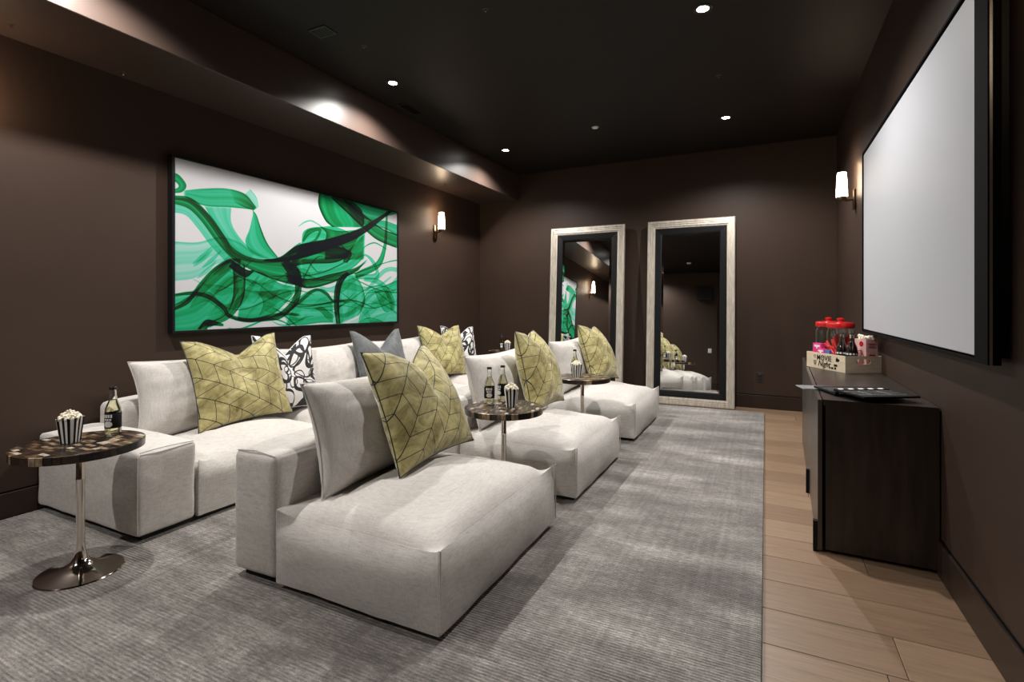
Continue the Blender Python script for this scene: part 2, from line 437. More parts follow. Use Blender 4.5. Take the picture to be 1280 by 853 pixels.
# ------------------------------------------------------------------ artwork
def homog(src, dst):
    A = []
    for (x, y), (u, v) in zip(src, dst):
        A.append([x, y, 1, 0, 0, 0, -u * x, -u * y, -u]); A.append([0, 0, 0, x, y, 1, -v * x, -v * y, -v])
    return np.linalg.svd(np.array(A))[2][-1].reshape(3, 3)
def smoke_image(Wd=1280, Hd=660):
    Hm = homog([(80, 38), (1098, 285), (1095, 785), (78, 825)], [(0, 0), (1, 0), (1, 1), (0, 1)])
    den = np.zeros((Hd, Wd)); rng = np.random.default_rng(5)
    def spl(P, n):
        P = np.array(P, float)
        q = Hm @ np.vstack([P.T, np.ones(len(P))]); P = (q[:2] / q[2]).T
        k = len(P); E = np.vstack([2 * P[0] - P[1], P, 2 * P[-1] - P[-2]])
        t = np.linspace(0, k - 1 - 1e-6, n); i = t.astype(int); f = (t - i)[:, None]
        a, b, c, d = E[i], E[i + 1], E[i + 2], E[i + 3]
        return .5 * (2 * b + (c - a) * f + (2 * a - 5 * b + 4 * c - d) * f * f + (3 * b - a - 3 * c + d) * f ** 3)
    def sheet(A_, B_, d=1., ea=1.5, eb=1.5, w=.07, t0=1., t1=1., streak=.25, nt=1100, ns=420):
        a, b = spl(A_, nt), spl(B_, nt)
        s = np.linspace(0, 1, ns)[None, :, None]
        wob = np.sin(np.linspace(0, 9, nt) + rng.uniform(0, 6))[:, None, None] * .03 * np.sin(s * PI)
        P = a[:, None] * (1 - s - wob) + b[:, None] * (s + wob)
        S = s[..., 0]
        prof = d * (.8 + ea * (.6 * np.exp(-S / w) + 1.1 * np.exp(-S / (w * .25))) + eb * (.6 * np.exp(-(1 - S) / w) + 1.1 * np.exp(-(1 - S) / (w * .25))))
        ph = rng.uniform(0, 6, 4)
        prof = prof * (1 + streak * (np.sin(S * 11 + ph[0]) * .6 + np.sin(S * 23 + ph[1]) * .4 + np.sin(S * 47 + ph[2]) * .3))
        T = np.linspace(0, 1, nt)[:, None]
        prof = prof * (t0 + (t1 - t0) * T)
        prof = prof * np.clip(T / .03, 0, 1) * np.clip((1 - T) / .03, 0, 1)
        X, Y = P[..., 0] * Wd, P[..., 1] * Hd
        dXs, dYs = np.gradient(X, axis=1), np.gradient(Y, axis=1); dXt, dYt = np.gradient(X, axis=0), np.gradient(Y, axis=0)
        area = np.abs(dXs * dYt - dYs * dXt)
        ix, iy = np.floor(X).astype(int), np.floor(Y).astype(int)
        ok = (ix >= 0) & (ix < Wd) & (iy >= 0) & (iy < Hd)
        buf = np.bincount((iy * Wd + ix)[ok], weights=np.minimum(area * prof, 6)[ok], minlength=Wd * Hd).reshape(Hd, Wd)
        den[...] += blur(buf, 1)
    def blur(a, n):
        for _ in range(n):
            a = (np.roll(a, 1, 0) + 2 * a + np.roll(a, -1, 0)) / 4; a = (np.roll(a, 1, 1) + 2 * a + np.roll(a, -1, 1)) / 4
        return a
    def stroke(P, wid, d, **k):
        P = np.array(P, float); T = np.gradient(P, axis=0); Nn = np.stack([-T[:, 1], T[:, 0]], 1); Nn /= np.linalg.norm(Nn, axis=1)[:, None] + 1e-9
        wv = np.interp(np.linspace(0, 1, len(P)), np.linspace(0, 1, len(wid)), wid)[:, None]
        sheet(P - Nn * wv / 2, P + Nn * wv / 2, d, **k)
    # main wave
    sheet([(60, 212), (150, 222), (220, 280), (290, 375), (345, 450), (420, 492), (520, 500), (650, 478)],
          [(60, 245), (140, 268), (200, 325), (270, 420), (345, 500), (450, 560), (560, 602), (680, 628)], 1.5, 1.2, 1.0)
    stroke([(70, 225), (150, 240), (230, 310), (300, 410), (350, 480), (450, 510), (560, 505), (650, 485)], [6, 16, 26, 26, 22, 12, 16, 22], 1.0, ea=.3, eb=.3)
    # halo under the wave
    sheet([(60, 250), (140, 268), (200, 325), (270, 420), (340, 500)], [(60, 285), (130, 300), (185, 360), (245, 440), (320, 520)], .45, .2, 1.2)
    # upper ribbon
    sheet([(120, 190), (220, 180), (320, 180), (400, 205), (450, 265)], [(120, 215), (215, 256), (320, 262), (390, 268), (440, 275)], .85, .6, .8)
    sheet([(330, 180), (400, 205), (452, 268)], [(350, 240), (395, 262), (440, 275)], .9, .6, 1.2, t0=.2, t1=1.6)
    stroke([(410, 190), (440, 225), (455, 265)], [30, 24, 10], .25)
    # falling veil
    sheet([(215, 258), (258, 330), (310, 405), (365, 470), (430, 500)], [(335, 262), (335, 330), (365, 390), (420, 450), (500, 500)], .6, 1.0, .3, t0=.8, t1=1)
    sheet([(430, 275), (450, 300), (470, 360), (500, 430), (552, 498)], [(440, 270), (420, 360), (400, 420), (430, 470), (500, 500)], .75, 2.2, .2, w=.1)
    # top-left leaf
    sheet([(60, 105), (100, 120), (132, 165), (112, 195), (70, 200)], [(60, 150), (85, 150), (100, 168), (90, 180), (60, 185)], 1.3, 1.8, .6)
    # pale mist at left
    sheet([(60, 420), (180, 425), (290, 400), (380, 430), (440, 480)], [(60, 600), (170, 585), (250, 530), (330, 510), (420, 520)], .26, .9, .1, w=.04, streak=.4)
    # top-right navy sheets
    sheet([(738, 190), (735, 250), (765, 320), (800, 352)], [(850, 205), (930, 270), (945, 330), (930, 352)], 1.35, 1.2, .8)
    sheet([(860, 210), (960, 250), (1040, 270), (1110, 285)], [(840, 215), (930, 300), (990, 320), (1050, 300)], 1.1, .8, 1.2)
    stroke([(795, 205), (870, 260), (950, 330), (1020, 385), (1110, 420)], [20, 42, 50, 56, 60], 1.6, ea=1.2, eb=1.6)
    stroke([(960, 330), (1040, 340), (1110, 370)], [20, 34, 44], .8)
    stroke([(1050, 275), (1048, 340), (1040, 440), (1010, 520), (940, 560), (900, 575)], [8, 10, 14, 26, 30, 20], 1.2, ea=1.5, eb=.4)
    # black band crossing
    stroke([(1090, 262), (1020, 310), (950, 360), (880, 395), (780, 430), (650, 465), (560, 500), (480, 505)], [8, 18, 28, 38, 48, 62, 22, 8], 3.0, ea=.25, eb=.25)
    # dark core, knot
    sheet([(650, 430), (740, 425), (860, 400), (935, 370)], [(590, 540), (680, 520), (800, 515), (870, 490)], 1.3, .5, 1.2)
    stroke([(570, 505), (620, 560), (640, 620), (625, 690), (560, 755), (480, 775), (380, 778), (320, 755)], [30, 52, 30, 28, 26, 16, 9, 5], 2.2, ea=.2, eb=.5)
    stroke([(760, 470), (830, 470), (868, 480), (855, 515)], [60, 50, 40, 20], 1.4)
    # green lobe right of centre
    sheet([(655, 430), (670, 370), (740, 352), (830, 370), (950, 360)], [(640, 470), (690, 470), (760, 480), (850, 500), (945, 500)], .75, .8, .1)
    sheet([(660, 600), (760, 590), (880, 545), (945, 490)], [(650, 500), (740, 500), (840, 480), (950, 380)], .8, .6, .7, w=.05)
    sheet([(575, 560), (680, 590), (780, 570), (900, 540), (960, 500)], [(590, 600), (680, 632), (780, 612), (870, 575), (920, 548)], 2.0, .7, 1.0)
    stroke([(590, 490), (620, 460), (660, 440)], [10, 26, 40], .6)
    stroke([(660, 420), (690, 375), (740, 365), (720, 410), (680, 430)], [8, 20, 14, 10, 4], 1.0)
    sheet([(740, 350), (770, 380), (760, 430)], [(800, 345), (880, 380), (850, 400)], .8, 1.5, .5)
    # lower left green mass
    sheet([(60, 720), (170, 650), (240, 570), (320, 505), (360, 520)], [(60, 830), (160, 830), (240, 790), (310, 750), (370, 640)], 1.0, .9, .3, w=.05)
    sheet([(60, 660), (170, 640), (260, 560), (330, 510)], [(60, 720), (200, 660), (250, 620), (340, 540)], .7, .4, 1.5)
    stroke([(60, 735), (140, 690), (200, 610), (260, 545), (330, 508), (380, 515)], [10, 18, 14, 12, 18, 30], 1.9, ea=.8, eb=.4)
    stroke([(70, 665), (150, 655), (230, 670), (300, 720), (330, 760), (430, 778), (560, 750), (650, 755)], [8, 14, 18, 18, 16, 18, 12, 10], 1.6)
    sheet([(340, 515), (345, 590), (340, 680), (305, 755), (200, 795)], [(395, 520), (398, 610), (385, 690), (330, 765), (230, 812)], 1.5, .6, 1.0)
    stroke([(300, 800), (230, 790), (200, 830)], [8, 30, 44], 2.0)
    stroke([(330, 520), (400, 565), (440, 552)], [30, 34, 4], 2.4)
    # bottom centre green
    sheet([(392, 560), (470, 560), (560, 612), (640, 630)], [(360, 770), (430, 780), (530, 745), (610, 670)], .9, .4, .5)
    sheet([(390, 640), (450, 650), (480, 700), (460, 760)], [(520, 690), (560, 640), (600, 640), (610, 660)], .5, 1.0, .2)
    sheet([(620, 690), (700, 640), (760, 640), (800, 690)], [(580, 800), (660, 800), (740, 790), (800, 790)], .75, .4, .4)
    stroke([(580, 750), (650, 690), (720, 640), (770, 660), (800, 690), (860, 690)], [8, 14, 12, 12, 10, 6], 1.4)
    # lower right curls
    sheet([(850, 570), (820, 620), (815, 700), (830, 800)], [(905, 570), (940, 640), (945, 700), (915, 760)], .7, 1.8, .8, w=.05)
    stroke([(870, 560), (828, 610), (815, 700), (822, 800)], [16, 26, 24, 16], 2.2)
    sheet([(1110, 590), (1040, 620), (960, 650), (930, 720), (915, 800)], [(1110, 790), (1060, 790), (1000, 790), (960, 790), (925, 800)], .5, .8, .2)
    sheet([(990, 640), (1010, 690), (1040, 740), (1080, 730)], [(1050, 640), (1060, 660), (1075, 690), (1078, 720)], .5, 1.2, .5)
    stroke([(900, 580), (1000, 575), (990, 520), (950, 480), (900, 500)], [20, 26, 14, 8, 4], .5)
    stroke([(940, 590), (1000, 600), (1040, 630), (1070, 690), (1075, 740)], [14, 22, 22, 24, 16], .5)
    # fine wisps
    for _ in range(22):
        x0, y0 = rng.uniform(90, 980), rng.uniform(540, 790); n = 7; dx = rng.uniform(30, 70); ph = rng.uniform(0, 6); am = rng.uniform(20, 60); sl = rng.uniform(-26, 14)
        wd_ = rng.uniform(3, 7)
        stroke([(x0 + dx * k, y0 + sl * k + am * math.sin(ph + .75 * k)) for k in range(n)], [1.5, wd_, wd_ * .7, wd_, 1.5], rng.uniform(.5, 1.6), ea=.2, eb=.2, nt=500, ns=26)
    for _ in range(6):
        x0, y0 = rng.uniform(640, 960), rng.uniform(340, 560); n = 5; dx = rng.uniform(15, 45); ph = rng.uniform(0, 6); am = rng.uniform(10, 40)
        stroke([(x0 + dx * k, y0 + am * math.sin(ph + 1.1 * k)) for k in range(n)], [1.5, 5, 4, 1.5], rng.uniform(.6, 1.5), ea=.2, eb=.2, nt=400, ns=26)
    for _ in range(30):
        x0, y0 = rng.uniform(120, 1000), rng.uniform(600, 790)
        n = 5; dx = rng.uniform(25, 70); ph = rng.uniform(0, 6); am = rng.uniform(15, 55); sl = rng.uniform(-25, 15)
        pts = [(x0 + dx * k, y0 + sl * k + am * math.sin(ph + 1.1 * k)) for k in range(n)]
        stroke(pts, [3, rng.uniform(8, 34), rng.uniform(14, 50), rng.uniform(8, 30), 4], rng.uniform(.12, .5), ea=rng.uniform(.5, 3), eb=rng.uniform(0, 1), nt=500, ns=160)
    for _ in range(8):
        x0, y0 = rng.uniform(120, 280), rng.uniform(520, 590); pts = [(x0 + 22 * k, y0 - 14 * k - 1.5 * k * k) for k in range(5)]
        stroke(pts, [3, 12, 16, 10, 3], .35, nt=400, ns=80)
    den = blur(den, 1)
    d = den[..., None]
    col = np.array([.50, .495, .515]) * np.exp(-d * np.array([4.8, .37, 1.45]) - .36 * d ** 2) + np.array([.001, .002, .005]) * (1 - np.exp(-d * .8))
    col = np.clip(col, 0, 1)
    img = bpy.data.images.new('smoke_print', Wd, Hd, float_buffer=True)
    img.colorspace_settings.name = 'Linear Rec.709'
    px = np.ones((Hd, Wd, 4), np.float32); px[..., :3] = col[::-1]
    img.pixels.foreach_set(px.ravel()); img.update(); img.pack()
    return img
def mk_print():
    s = N('green_smoke_print'); t = s.n('ShaderNodeTexImage', image=smoke_image(), extension='EXTEND')
    s.l(s.coord('UV'), t.inputs[0]); s.set(Base_Color=t.outputs[0], Roughness=.6, Specular_IOR_Level=.15); return s.m
ay0, ay1, az0, az1 = 2.32, 4.885, 1.062, 2.345
ar = empty('framed_picture', (XL, (ay0 + ay1) / 2, az0), 'wide framed print of green and black smoke on the left wall', 'picture')
bm = bmesh.new(); uvl = bm.loops.layers.uv.new('UVMap')
hw = (ay1 - ay0) / 2; hh = az1 - az0
vs = [bm.verts.new(p) for p in ((.052, -hw, 0), (.052, hw, 0), (.052, hw, hh), (.052, -hw, hh))]
f = bm.faces.new(vs)
for lp, uv in zip(f.loops, ((0, 0), (1, 0), (1, 1), (0, 1))): lp[uvl].uv = uv
obj('print', bm, mk_print(), ar, smooth=False)
obj('backing', B(.001, -hw, 0, .050, hw, hh), M['black'], ar, smooth=False)
fw = .02
for a in ((-hw - fw, -fw, hw + fw, 0), (-hw - fw, hh, hw + fw, hh + fw), (-hw - fw, 0, -hw, hh), (hw, 0, hw + fw, hh)):
    obj('frame_bar', B(.001, a[0], a[1], .062, a[2], a[3], bev=.002, seg=1), M['black'], ar, smooth=False)

# ------------------------------------------------------------------ leaning mirrors
def mirror(xc, label, W=1.05, H=2.335, tilt=R(3.6)):
    root = empty('floor_mirror', (xc, YB - .215, .004), label, 'mirror', group='leaning floor mirrors')
    root.rotation_euler = (-tilt, 0, 0)
    # local: x width, z height, -y towards room
    def ring(name, w0, h0, w1, h1, ya, yb, mat):
        # frame between outer rect (inset w0) and inner rect (inset w1), front going from ya to yb
        for side in range(4):
            bm = bmesh.new()
            o = [(-W/2 + w0, w0), (W/2 - w0, w0), (W/2 - w0, H - w0), (-W/2 + w0, H - w0)]
            i = [(-W/2 + w1, w1), (W/2 - w1, w1), (W/2 - w1, H - w1), (-W/2 + w1, H - w1)]
            k, j = side, (side + 1) % 4
            prof = h0
            rows = []
            for t, dep in prof:
                A = (o[k][0] * (1 - t) + i[k][0] * t, o[k][1] * (1 - t) + i[k][1] * t)
                Bq = (o[j][0] * (1 - t) + i[j][0] * t, o[j][1] * (1 - t) + i[j][1] * t)
                rows.append((bm.verts.new((A[0], -dep, A[1])), bm.verts.new((Bq[0], -dep, Bq[1]))))
            for r0, r1 in zip(rows, rows[1:]): bm.faces.new((r0[0], r0[1], r1[1], r1[0]))
            bm.faces.new((rows[-1][0], rows[-1][1], rows[0][1], rows[0][0]))
            bm.faces.new([r[0] for r in rows]); bm.faces.new([r[1] for r in rows][::-1])
            obj(name, bm, mat, root, smooth=False)
    sil = [(0, 0), (0, .05), (.10, .058), (.32, .058), (.34, .050), (.42, .052), (.55, .052), (.57, .044), (.66, .046), (.80, .046), (.82, .038), (1, .036), (1, 0)]
    ring('silver_rail', 0, sil, .095, None, 0, 0, M['silver'])
    blk = [(0, .012), (0, .036), (.15, .040), (.85, .034), (1, .030), (1, .012)]
    ring('black_rail', .0945, blk, .175, None, 0, 0, M['black'])
    bm = bmesh.new(); a, bv = .174, .03
    o = [(-W/2 + a, a), (W/2 - a, a), (W/2 - a, H - a), (-W/2 + a, H - a)]
    a += bv; i = [(-W/2 + a, a), (W/2 - a, a), (W/2 - a, H - a), (-W/2 + a, H - a)]
    ov = [bm.verts.new((x, -.0235, z)) for x, z in o]; iv = [bm.verts.new((x, -.026, z)) for x, z in i]
    bm.faces.new(iv)
    for k in range(4): bm.faces.new((ov[k], ov[(k + 1) % 4], iv[(k + 1) % 4], iv[k]))
    obj('mirror_glass', bm, M['mirror'], root, smooth=False)
    obj('back_board', B(-W/2 + .03, -.012, .03, W/2 - .03, -.001, H - .03), M['black'], root, smooth=False)
    return root
mirror(-2.212, 'silver framed floor mirror on the left, reflecting the picture and sconce')
mirror(-.855, 'silver framed floor mirror on the right, nearer the screen wall')

# wall plates
ol = empty('wall_outlet', (-.062, YB, .375), 'dark brown wall outlet low on back wall beside right mirror', 'outlet')
obj('plate', B(-.036, -.006, -.058, .036, 0, .058, bev=.002, seg=1), M['dark_plastic'], ol, smooth=False)
for dz in (.022, -.022): obj('socket', B(-.017, -.009, dz - .015, .017, -.005, dz + .015, bev=.003), M['black_plastic'], ol, smooth=False)
sw = empty('light_switch', (-1.36, YN, 1.05), 'white light switch on the front wall, seen in the right mirror', 'switch')
obj('plate', B(-.045, 0, -.06, .045, .006, .06, bev=.002, seg=1), M['white_plastic'], sw, smooth=False)
obj('rocker', B(-.018, .005, -.034, .018, .010, .034, bev=.002, seg=1), M['white_plastic'], sw, smooth=False)
bx = empty('wall_speaker', (-1.52, YN, 2.62), 'small black box high on the front wall, seen in the right mirror', 'speaker')
obj('cabinet', B(-.2, 0, -.17, .2, .12, .17, bev=.006), M['dark_plastic'], bx)
obj('grille', B(-.185, .12, -.155, .185, .126, .155), M['black_plastic'], bx, smooth=False)

# ------------------------------------------------------------------ upholstery
from mathutils import noise as mn
def puff(x0, x1, y0, y1, z0, z1, r=.03, crown=0, bulge=.012, n=22, pw=2.2, seed=0, wr=.004, ear=0, ex=1., R=0.):
    """soft upholstered block: rounded edges, domed top, bulged sides"""
    bm = bmesh.new(); hx, hy, hz = (x1 - x0) / 2, (y1 - y0) / 2, (z1 - z0) / 2
    vmap = {}
    def vert(i, j, k):
        key = (i, j, k)
        if key in vmap: return vmap[key]
        def m(t, h):
            u = 2 * t / n - 1
            # concentrate samples near the edges for the rounding
            return math.copysign(1 - (1 - abs(u)) ** 1.55, u)
        u, v, w = m(i, hx), m(j, hy), m(k, hz)
        p = Vector((u * hx, v * hy, w * hz))
        q = Vector((max(-hx + r, min(hx - r, p.x)), max(-hy + r, min(hy - r, p.y)), max(-hz + r, min(hz - r, p.z))))
        d = p - q
        if d.length > 1e-9: p = q + d.normalized() * r if (abs(u) == 1 or abs(v) == 1 or abs(w) == 1) else p
        if R:
            def rnd(a, hA, z, wt):
                qa, qz = max(-hA + R, min(hA - R, a)), min(hz - R, z)
                da, dz = a - qa, max(0, z - qz)
                if z <= hz - R or da == 0: return a, z
                # square-to-circle: keep the chebyshev radius
                c_ = max(abs(da), dz); ln_ = math.hypot(da, dz); k_ = c_ / ln_
                return a + (qa + da * k_ - a) * wt, z + (qz + dz * k_ - z) * wt
            if u > 0:
                p.x, p.z = rnd(p.x, hx, p.z, 1 - abs(v) ** 12)
            p.y, p.z = rnd(p.y, hy, p.z, 1 - abs(u) ** 12)
        fu, fv, fw = max(0, 1 - abs(u) ** pw) ** ex, max(0, 1 - abs(v) ** pw) ** ex, 1 - abs(w) ** 2
        if R and w > 0: fw = fw ** 2
        if w > -.999:
            top = max(0, w) ** 2
            if R:
                cx_, cy_ = max(0, 1 - (p.x / hx) ** 2) ** 1.6, max(0, 1 - (p.y / hy) ** 2) ** 1.6
                p.z += crown * cx_ * cy_ * (1 if p.z > hz - R else max(0, w) ** 2)
            else: p.z += crown * fu * fv * top
        p.x += bulge * u * fv * fw; p.y += bulge * v * fu * fw
        if ear:
            c = (abs(u) * abs(v)) ** 10 * max(0, w) ** 4
            p.z += ear * c
        nn = mn.noise(Vector((p.x * 4 + seed, p.y * 4, p.z * 4))) * wr + mn.noise(Vector((p.x * 11 + seed, p.y * 11, p.z * 11))) * wr * .4
        p += Vector((u, v, w)) * nn
        p += Vector(((x0 + x1) / 2, (y0 + y1) / 2, (z0 + z1) / 2))
        vmap[key] = bm.verts.new(p); return vmap[key]
    for a in range(n):
        for b in range(n):
            for s in (0, n):
                for q in (((s, a, b), (s, a + 1, b), (s, a + 1, b + 1), (s, a, b + 1)), ((a, s, b), (a + 1, s, b), (a + 1, s, b + 1), (a, s, b + 1)), ((a, b, s), (a + 1, b, s), (a + 1, b + 1, s), (a, b + 1, s))):
                    bm.faces.new([vert(*c) for c in q])
    return bm
def welt(pts, r=.0032): return tube(bmesh.new(), pts, r, 6)

RZ = .018
def lounge(y0, y1, label, seed):
    """armless lounge: x from -2.19 (back) to -1.06 (front), root at its base centre"""
    ox, oy = -1.62, (y0 + y1) / 2
    d = empty('armless_lounge', (ox, oy, RZ), label, 'lounge', group='armless lounges of the front row')
    h = (y1 - y0) / 2
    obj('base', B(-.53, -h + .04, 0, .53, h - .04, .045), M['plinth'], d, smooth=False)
    seat = obj('seat', puff(-.285, .56, -h + .004, h - .004, .028, .345, r=.0015, crown=.095, bulge=.022, n=40, seed=seed, ear=0, pw=2.2, R=.125), M['linen'], d, ang=0)
    for yy in (-h + .002, h - .002):
        obj('corner_seam', welt([(.567, yy, z) for z in np.linspace(.05, .345, 6)], .0035), M['linen'], seat)
    bk = obj('back', puff(-.57, -.287, -h, h, .028, .578, r=.035, crown=.022, bulge=.008, n=22, seed=seed + 3, pw=4), M['linen'], d, ang=0)
    hx = .11
    obj('piping', welt([(-.43 + hx * math.sin(a) if False else x, -h + .012, z) for x, z, a in [(-.548, .572, 0), (-.43, .582, 0), (-.305, .570, 0)]], .003), M['linen'], bk)
    return d
LY = [(1.555, 2.695), (3.055, 4.125), (4.66, 5.80)]
lounge(*LY[0], 'nearest pale linen armless lounge of the front row, facing the screen', 1)
lounge(*LY[1], 'middle pale linen armless lounge, between the two front row side tables', 5)
lounge(*LY[2], 'farthest pale linen armless lounge of the front row, before the mirrors', 9)

# back row: four sectional units along the left wall
def sectional(y0, y1, label, seed, arm=0):
    oy = (y0 + y1) / 2; h = (y1 - y0) / 2; ox = -3.44
    d = empty('sectional_sofa', (ox, oy, RZ), label, 'sofa', group='sofa units of the back row')
    a0 = -h + (.31 if arm < 0 else .006); a1 = h - (.31 if arm > 0 else .006)
    xb, xf = XL + .03 - ox, -2.90 - ox
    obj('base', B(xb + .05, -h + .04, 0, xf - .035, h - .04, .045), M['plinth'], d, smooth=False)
    obj('seat', puff(xb + .264, xf - .008, a0 + .014, a1 - .014, .028, .355, r=.0015, crown=.07, bulge=.014, n=34, seed=seed, pw=2.2, R=.12), M['linen'], d, ang=0)
    obj('back', puff(xb, xb + .258, a0 + .001, a1 - .001, .028, .60, r=.04, crown=.02, bulge=.006, n=18, seed=seed + 2, pw=4), M['linen'], d, ang=0)
    if arm:
        p, q = (-h, a0) if arm < 0 else (a1, h)
        am = obj('arm', puff(xb, xf, p, q, .028, .462, r=.022, crown=.028, bulge=.006, n=24, seed=seed + 4, pw=4, wr=.006), M['linen'], d, ang=0)
        obj('piping', welt([(xf - .004, p + .016 + (q - p - .032) * t, .466 + .006 * math.sin(PI * t)) for t in np.linspace(0, 1, 7)], .003), M['linen'], am)
        obj('piping', welt([(xf + .003, (p if arm < 0 else q), z) for z in np.linspace(.05, .45, 5)], .003), M['linen'], am)
    return d
RYS = [(1.53, 2.90), (2.905, 3.96), (3.965, 5.02), (5.025, 6.17)]
sectional(*RYS[0], 'near end unit of the back row sofa, with wide arm beside table', 21, -1)
sectional(*RYS[1], 'second pale linen unit of the back row sofa, behind the nearest lounge', 27)
sectional(*RYS[2], 'third pale linen unit of the back row sofa, under the picture end', 33)
sectional(*RYS[3], 'far end unit of the back row sofa, by the left sconce', 39, 1)

# ------------------------------------------------------------------ cushions
def pillow(w, h, t, pinch=.06, chop=0, seed=0, n=30, wr=.006, fold=0, gusset=0, chop_w=.75, chop_c=0., taper=0.):
    bm = bmesh.new(); uvl = bm.loops.layers.uv.new('UVMap')
    def pt(u, v, s):
        e = lambda a: math.copysign(abs(a), a)
        x = w / 2 * u * (1 - pinch * (1 - v * v)); y = h / 2 * v * (1 - pinch * (1 - u * u))
        th = max(0, (1 - abs(u) ** 2.4) * (1 - abs(v) ** 2.4)) ** .52
        z = t / 2 * th * s
        if gusset: z = s * (gusset / 2 + (t - gusset) / 2 * th)
        if chop:
            uu = u - chop_c
            k = max(0, 1 - abs(uu) / chop_w) ** 1.25
            g = max(0, (v + .25) / 1.25) ** 1.4
            y -= chop * k * g
            z *= 1 - .35 * k * g
            z += s * .02 * math.exp(-((abs(uu) - .42) / .25) ** 2) * g * (1 - abs(v) ** 3)
            # creases radiating from the chop
            cr = math.exp(-(uu / .16) ** 2) * max(0, min(1, (v + .35) / .6)) * th
            z -= s * t * .16 * cr
        if taper: x *= 1 - taper * (v + 1) / 2
        if fold:
            # the ear on the +u side sits further back, the near one overlaps it
            g = max(0, v) ** 1.2
            z -= fold * g * (1 / (1 + math.exp(-(u - .12) * 9))) 
            z += fold * .4 * g * math.exp(-((u + .1) / .22) ** 2) * (1 if s > 0 else .2)
        q = Vector((x * 7 + seed * 3.1, y * 7, s * 2.0))
        d = mn.noise(q) * wr + mn.noise(q * 2.7) * wr * .55 + mn.noise(Vector((x * 3 + y * 16 + seed, x * 18 - y * 5, s))) * wr * .5
        z += s * d * th
        edge = (1 - min(1, min(1 - abs(u), 1 - abs(v)) * 5))
        z += s * math.sin((x + y) * 95 + seed) * .004 * edge * th
        return Vector((x, y + h / 2, z))
    m = lambda i: math.sin((2 * i / n - 1) * PI / 2) * .45 + (2 * i / n - 1) * .55
    F = {}; 
    for s in (1, -1):
        for i in range(n + 1):
            for j in range(n + 1):
                rim = i in (0, n) or j in (0, n)
                if rim and s < 0 and not gusset: F[i, j, s] = F[i, j, 1]
                else: F[i, j, s] = bm.verts.new(pt(m(i), m(j), s))
    def face(q, uvs):
        f = bm.faces.new(q)
        for lp, uv in zip(f.loops, uvs): lp[uvl].uv = uv
    for s in (1, -1):
        for i in range(n):
            for j in range(n):
                ids = [(i, j), (i + 1, j), (i + 1, j + 1), (i, j + 1)]
                if s < 0: ids = ids[::-1]
                face([F[a, b, s] for a, b in ids], [(m(a) / 2 * w + .5 + seed * .037, m(b) / 2 * h + .5 + seed * .061) for a, b in ids])
    if gusset:
        ring = [(i, 0) for i in range(n)] + [(n, j) for j in range(n)] + [(i, n) for i in range(n, 0, -1)] + [(0, j) for j in range(n, 0, -1)]
        for a, b in zip(ring, ring[1:] + ring[:1]):
            face([F[(*a, 1)], F[(*a, -1)], F[(*b, -1)], F[(*b, 1)]], [(0, 0)] * 4)
    # seam line verts along the rim for the welt
    rim = [F[i, 0, 1].co.copy() for i in range(n)] + [F[n, j, 1].co.copy() for j in range(n)] + [F[i, n, 1].co.copy() for i in range(n, 0, -1)] + [F[0, j, 1].co.copy() for j in range(n, 0, -1)]
    return bm, rim
def place(o, x, y, z, yaw, lean, roll=0):
    n = Vector((math.cos(yaw), math.sin(yaw), 0)); wd = Vector((-math.sin(yaw), math.cos(yaw), 0))
    up = Vector((0, 0, 1)) * math.cos(lean) - n * math.sin(lean); nn = n * math.cos(lean) + Vector((0, 0, 1)) * math.sin(lean)
    Wv = wd * math.cos(roll) + up * math.sin(roll); U = -wd * math.sin(roll) + up * math.cos(roll)
    o.matrix_world = Matrix(((Wv.x, U.x, nn.x, x), (Wv.y, U.y, nn.y, y), (Wv.z, U.z, nn.z, z), (0, 0, 0, 1)))
from mathutils.bvhtree import BVHTree
bpy.context.view_layer.update()
BACKS, SEATS = [], []
def tree(o):
    mw = o.matrix_world
    return BVHTree.FromPolygons([mw @ v.co for v in o.data.vertices], [tuple(p.vertices) for p in o.data.polygons])
for o_ in COL.objects:
    k_ = o_.name.split('.')[0]
    if k_ == 'back': BACKS.append(tree(o_))
    if k_ == 'seat': SEATS.append(o_)
OFF = [(a, b) for a in (-.014, 0, .014) for b in (-.014, 0, .014)]
def settle(o, eps=.008):
    """let the soft pieces yield: the pillow's rear flattens on what it leans on, the seat dents under its bottom edge"""
    mw = o.matrix_world.copy(); im = mw.inverted(); X = Vector((-1, 0, 0))
    for v in o.data.vertices:
        p = mw @ v.co; xm = None
        for t in BACKS:
            for a, b in OFF:
                h = t.ray_cast(Vector((p.x + .8, p.y + a, p.z + b)), X, 1.4)[0]
                if h is not None and h.x > p.x - eps and (xm is None or h.x > xm): xm = h.x
        if xm is not None and xm + eps > p.x and xm - p.x < .22: v.co = im @ Vector((xm + eps, p.y, p.z))
    t = tree(o); Z = Vector((0, 0, 1))
    lo = [min((mw @ v.co)[k] for v in o.data.vertices) for k in range(3)]; hi = [max((mw @ v.co)[k] for v in o.data.vertices) for k in range(3)]
    for st in SEATS:
        sm = st.matrix_world; si = sm.inverted()
        for v in st.data.vertices:
            p = sm @ v.co
            if p.z < .2 or not (lo[0] - .05 < p.x < hi[0] + .05 and lo[1] - .05 < p.y < hi[1] + .05): continue
            zm = None
            for a, b in OFF:
                h = t.ray_cast(Vector((p.x + a * 3, p.y + b * 3, p.z - .35)), Z, .35 + .012)[0]
                if h is not None and (zm is None or h.z < zm): zm = h.z
            if zm is not None: v.co = si @ Vector((p.x, p.y, min(p.z, zm - .018)))
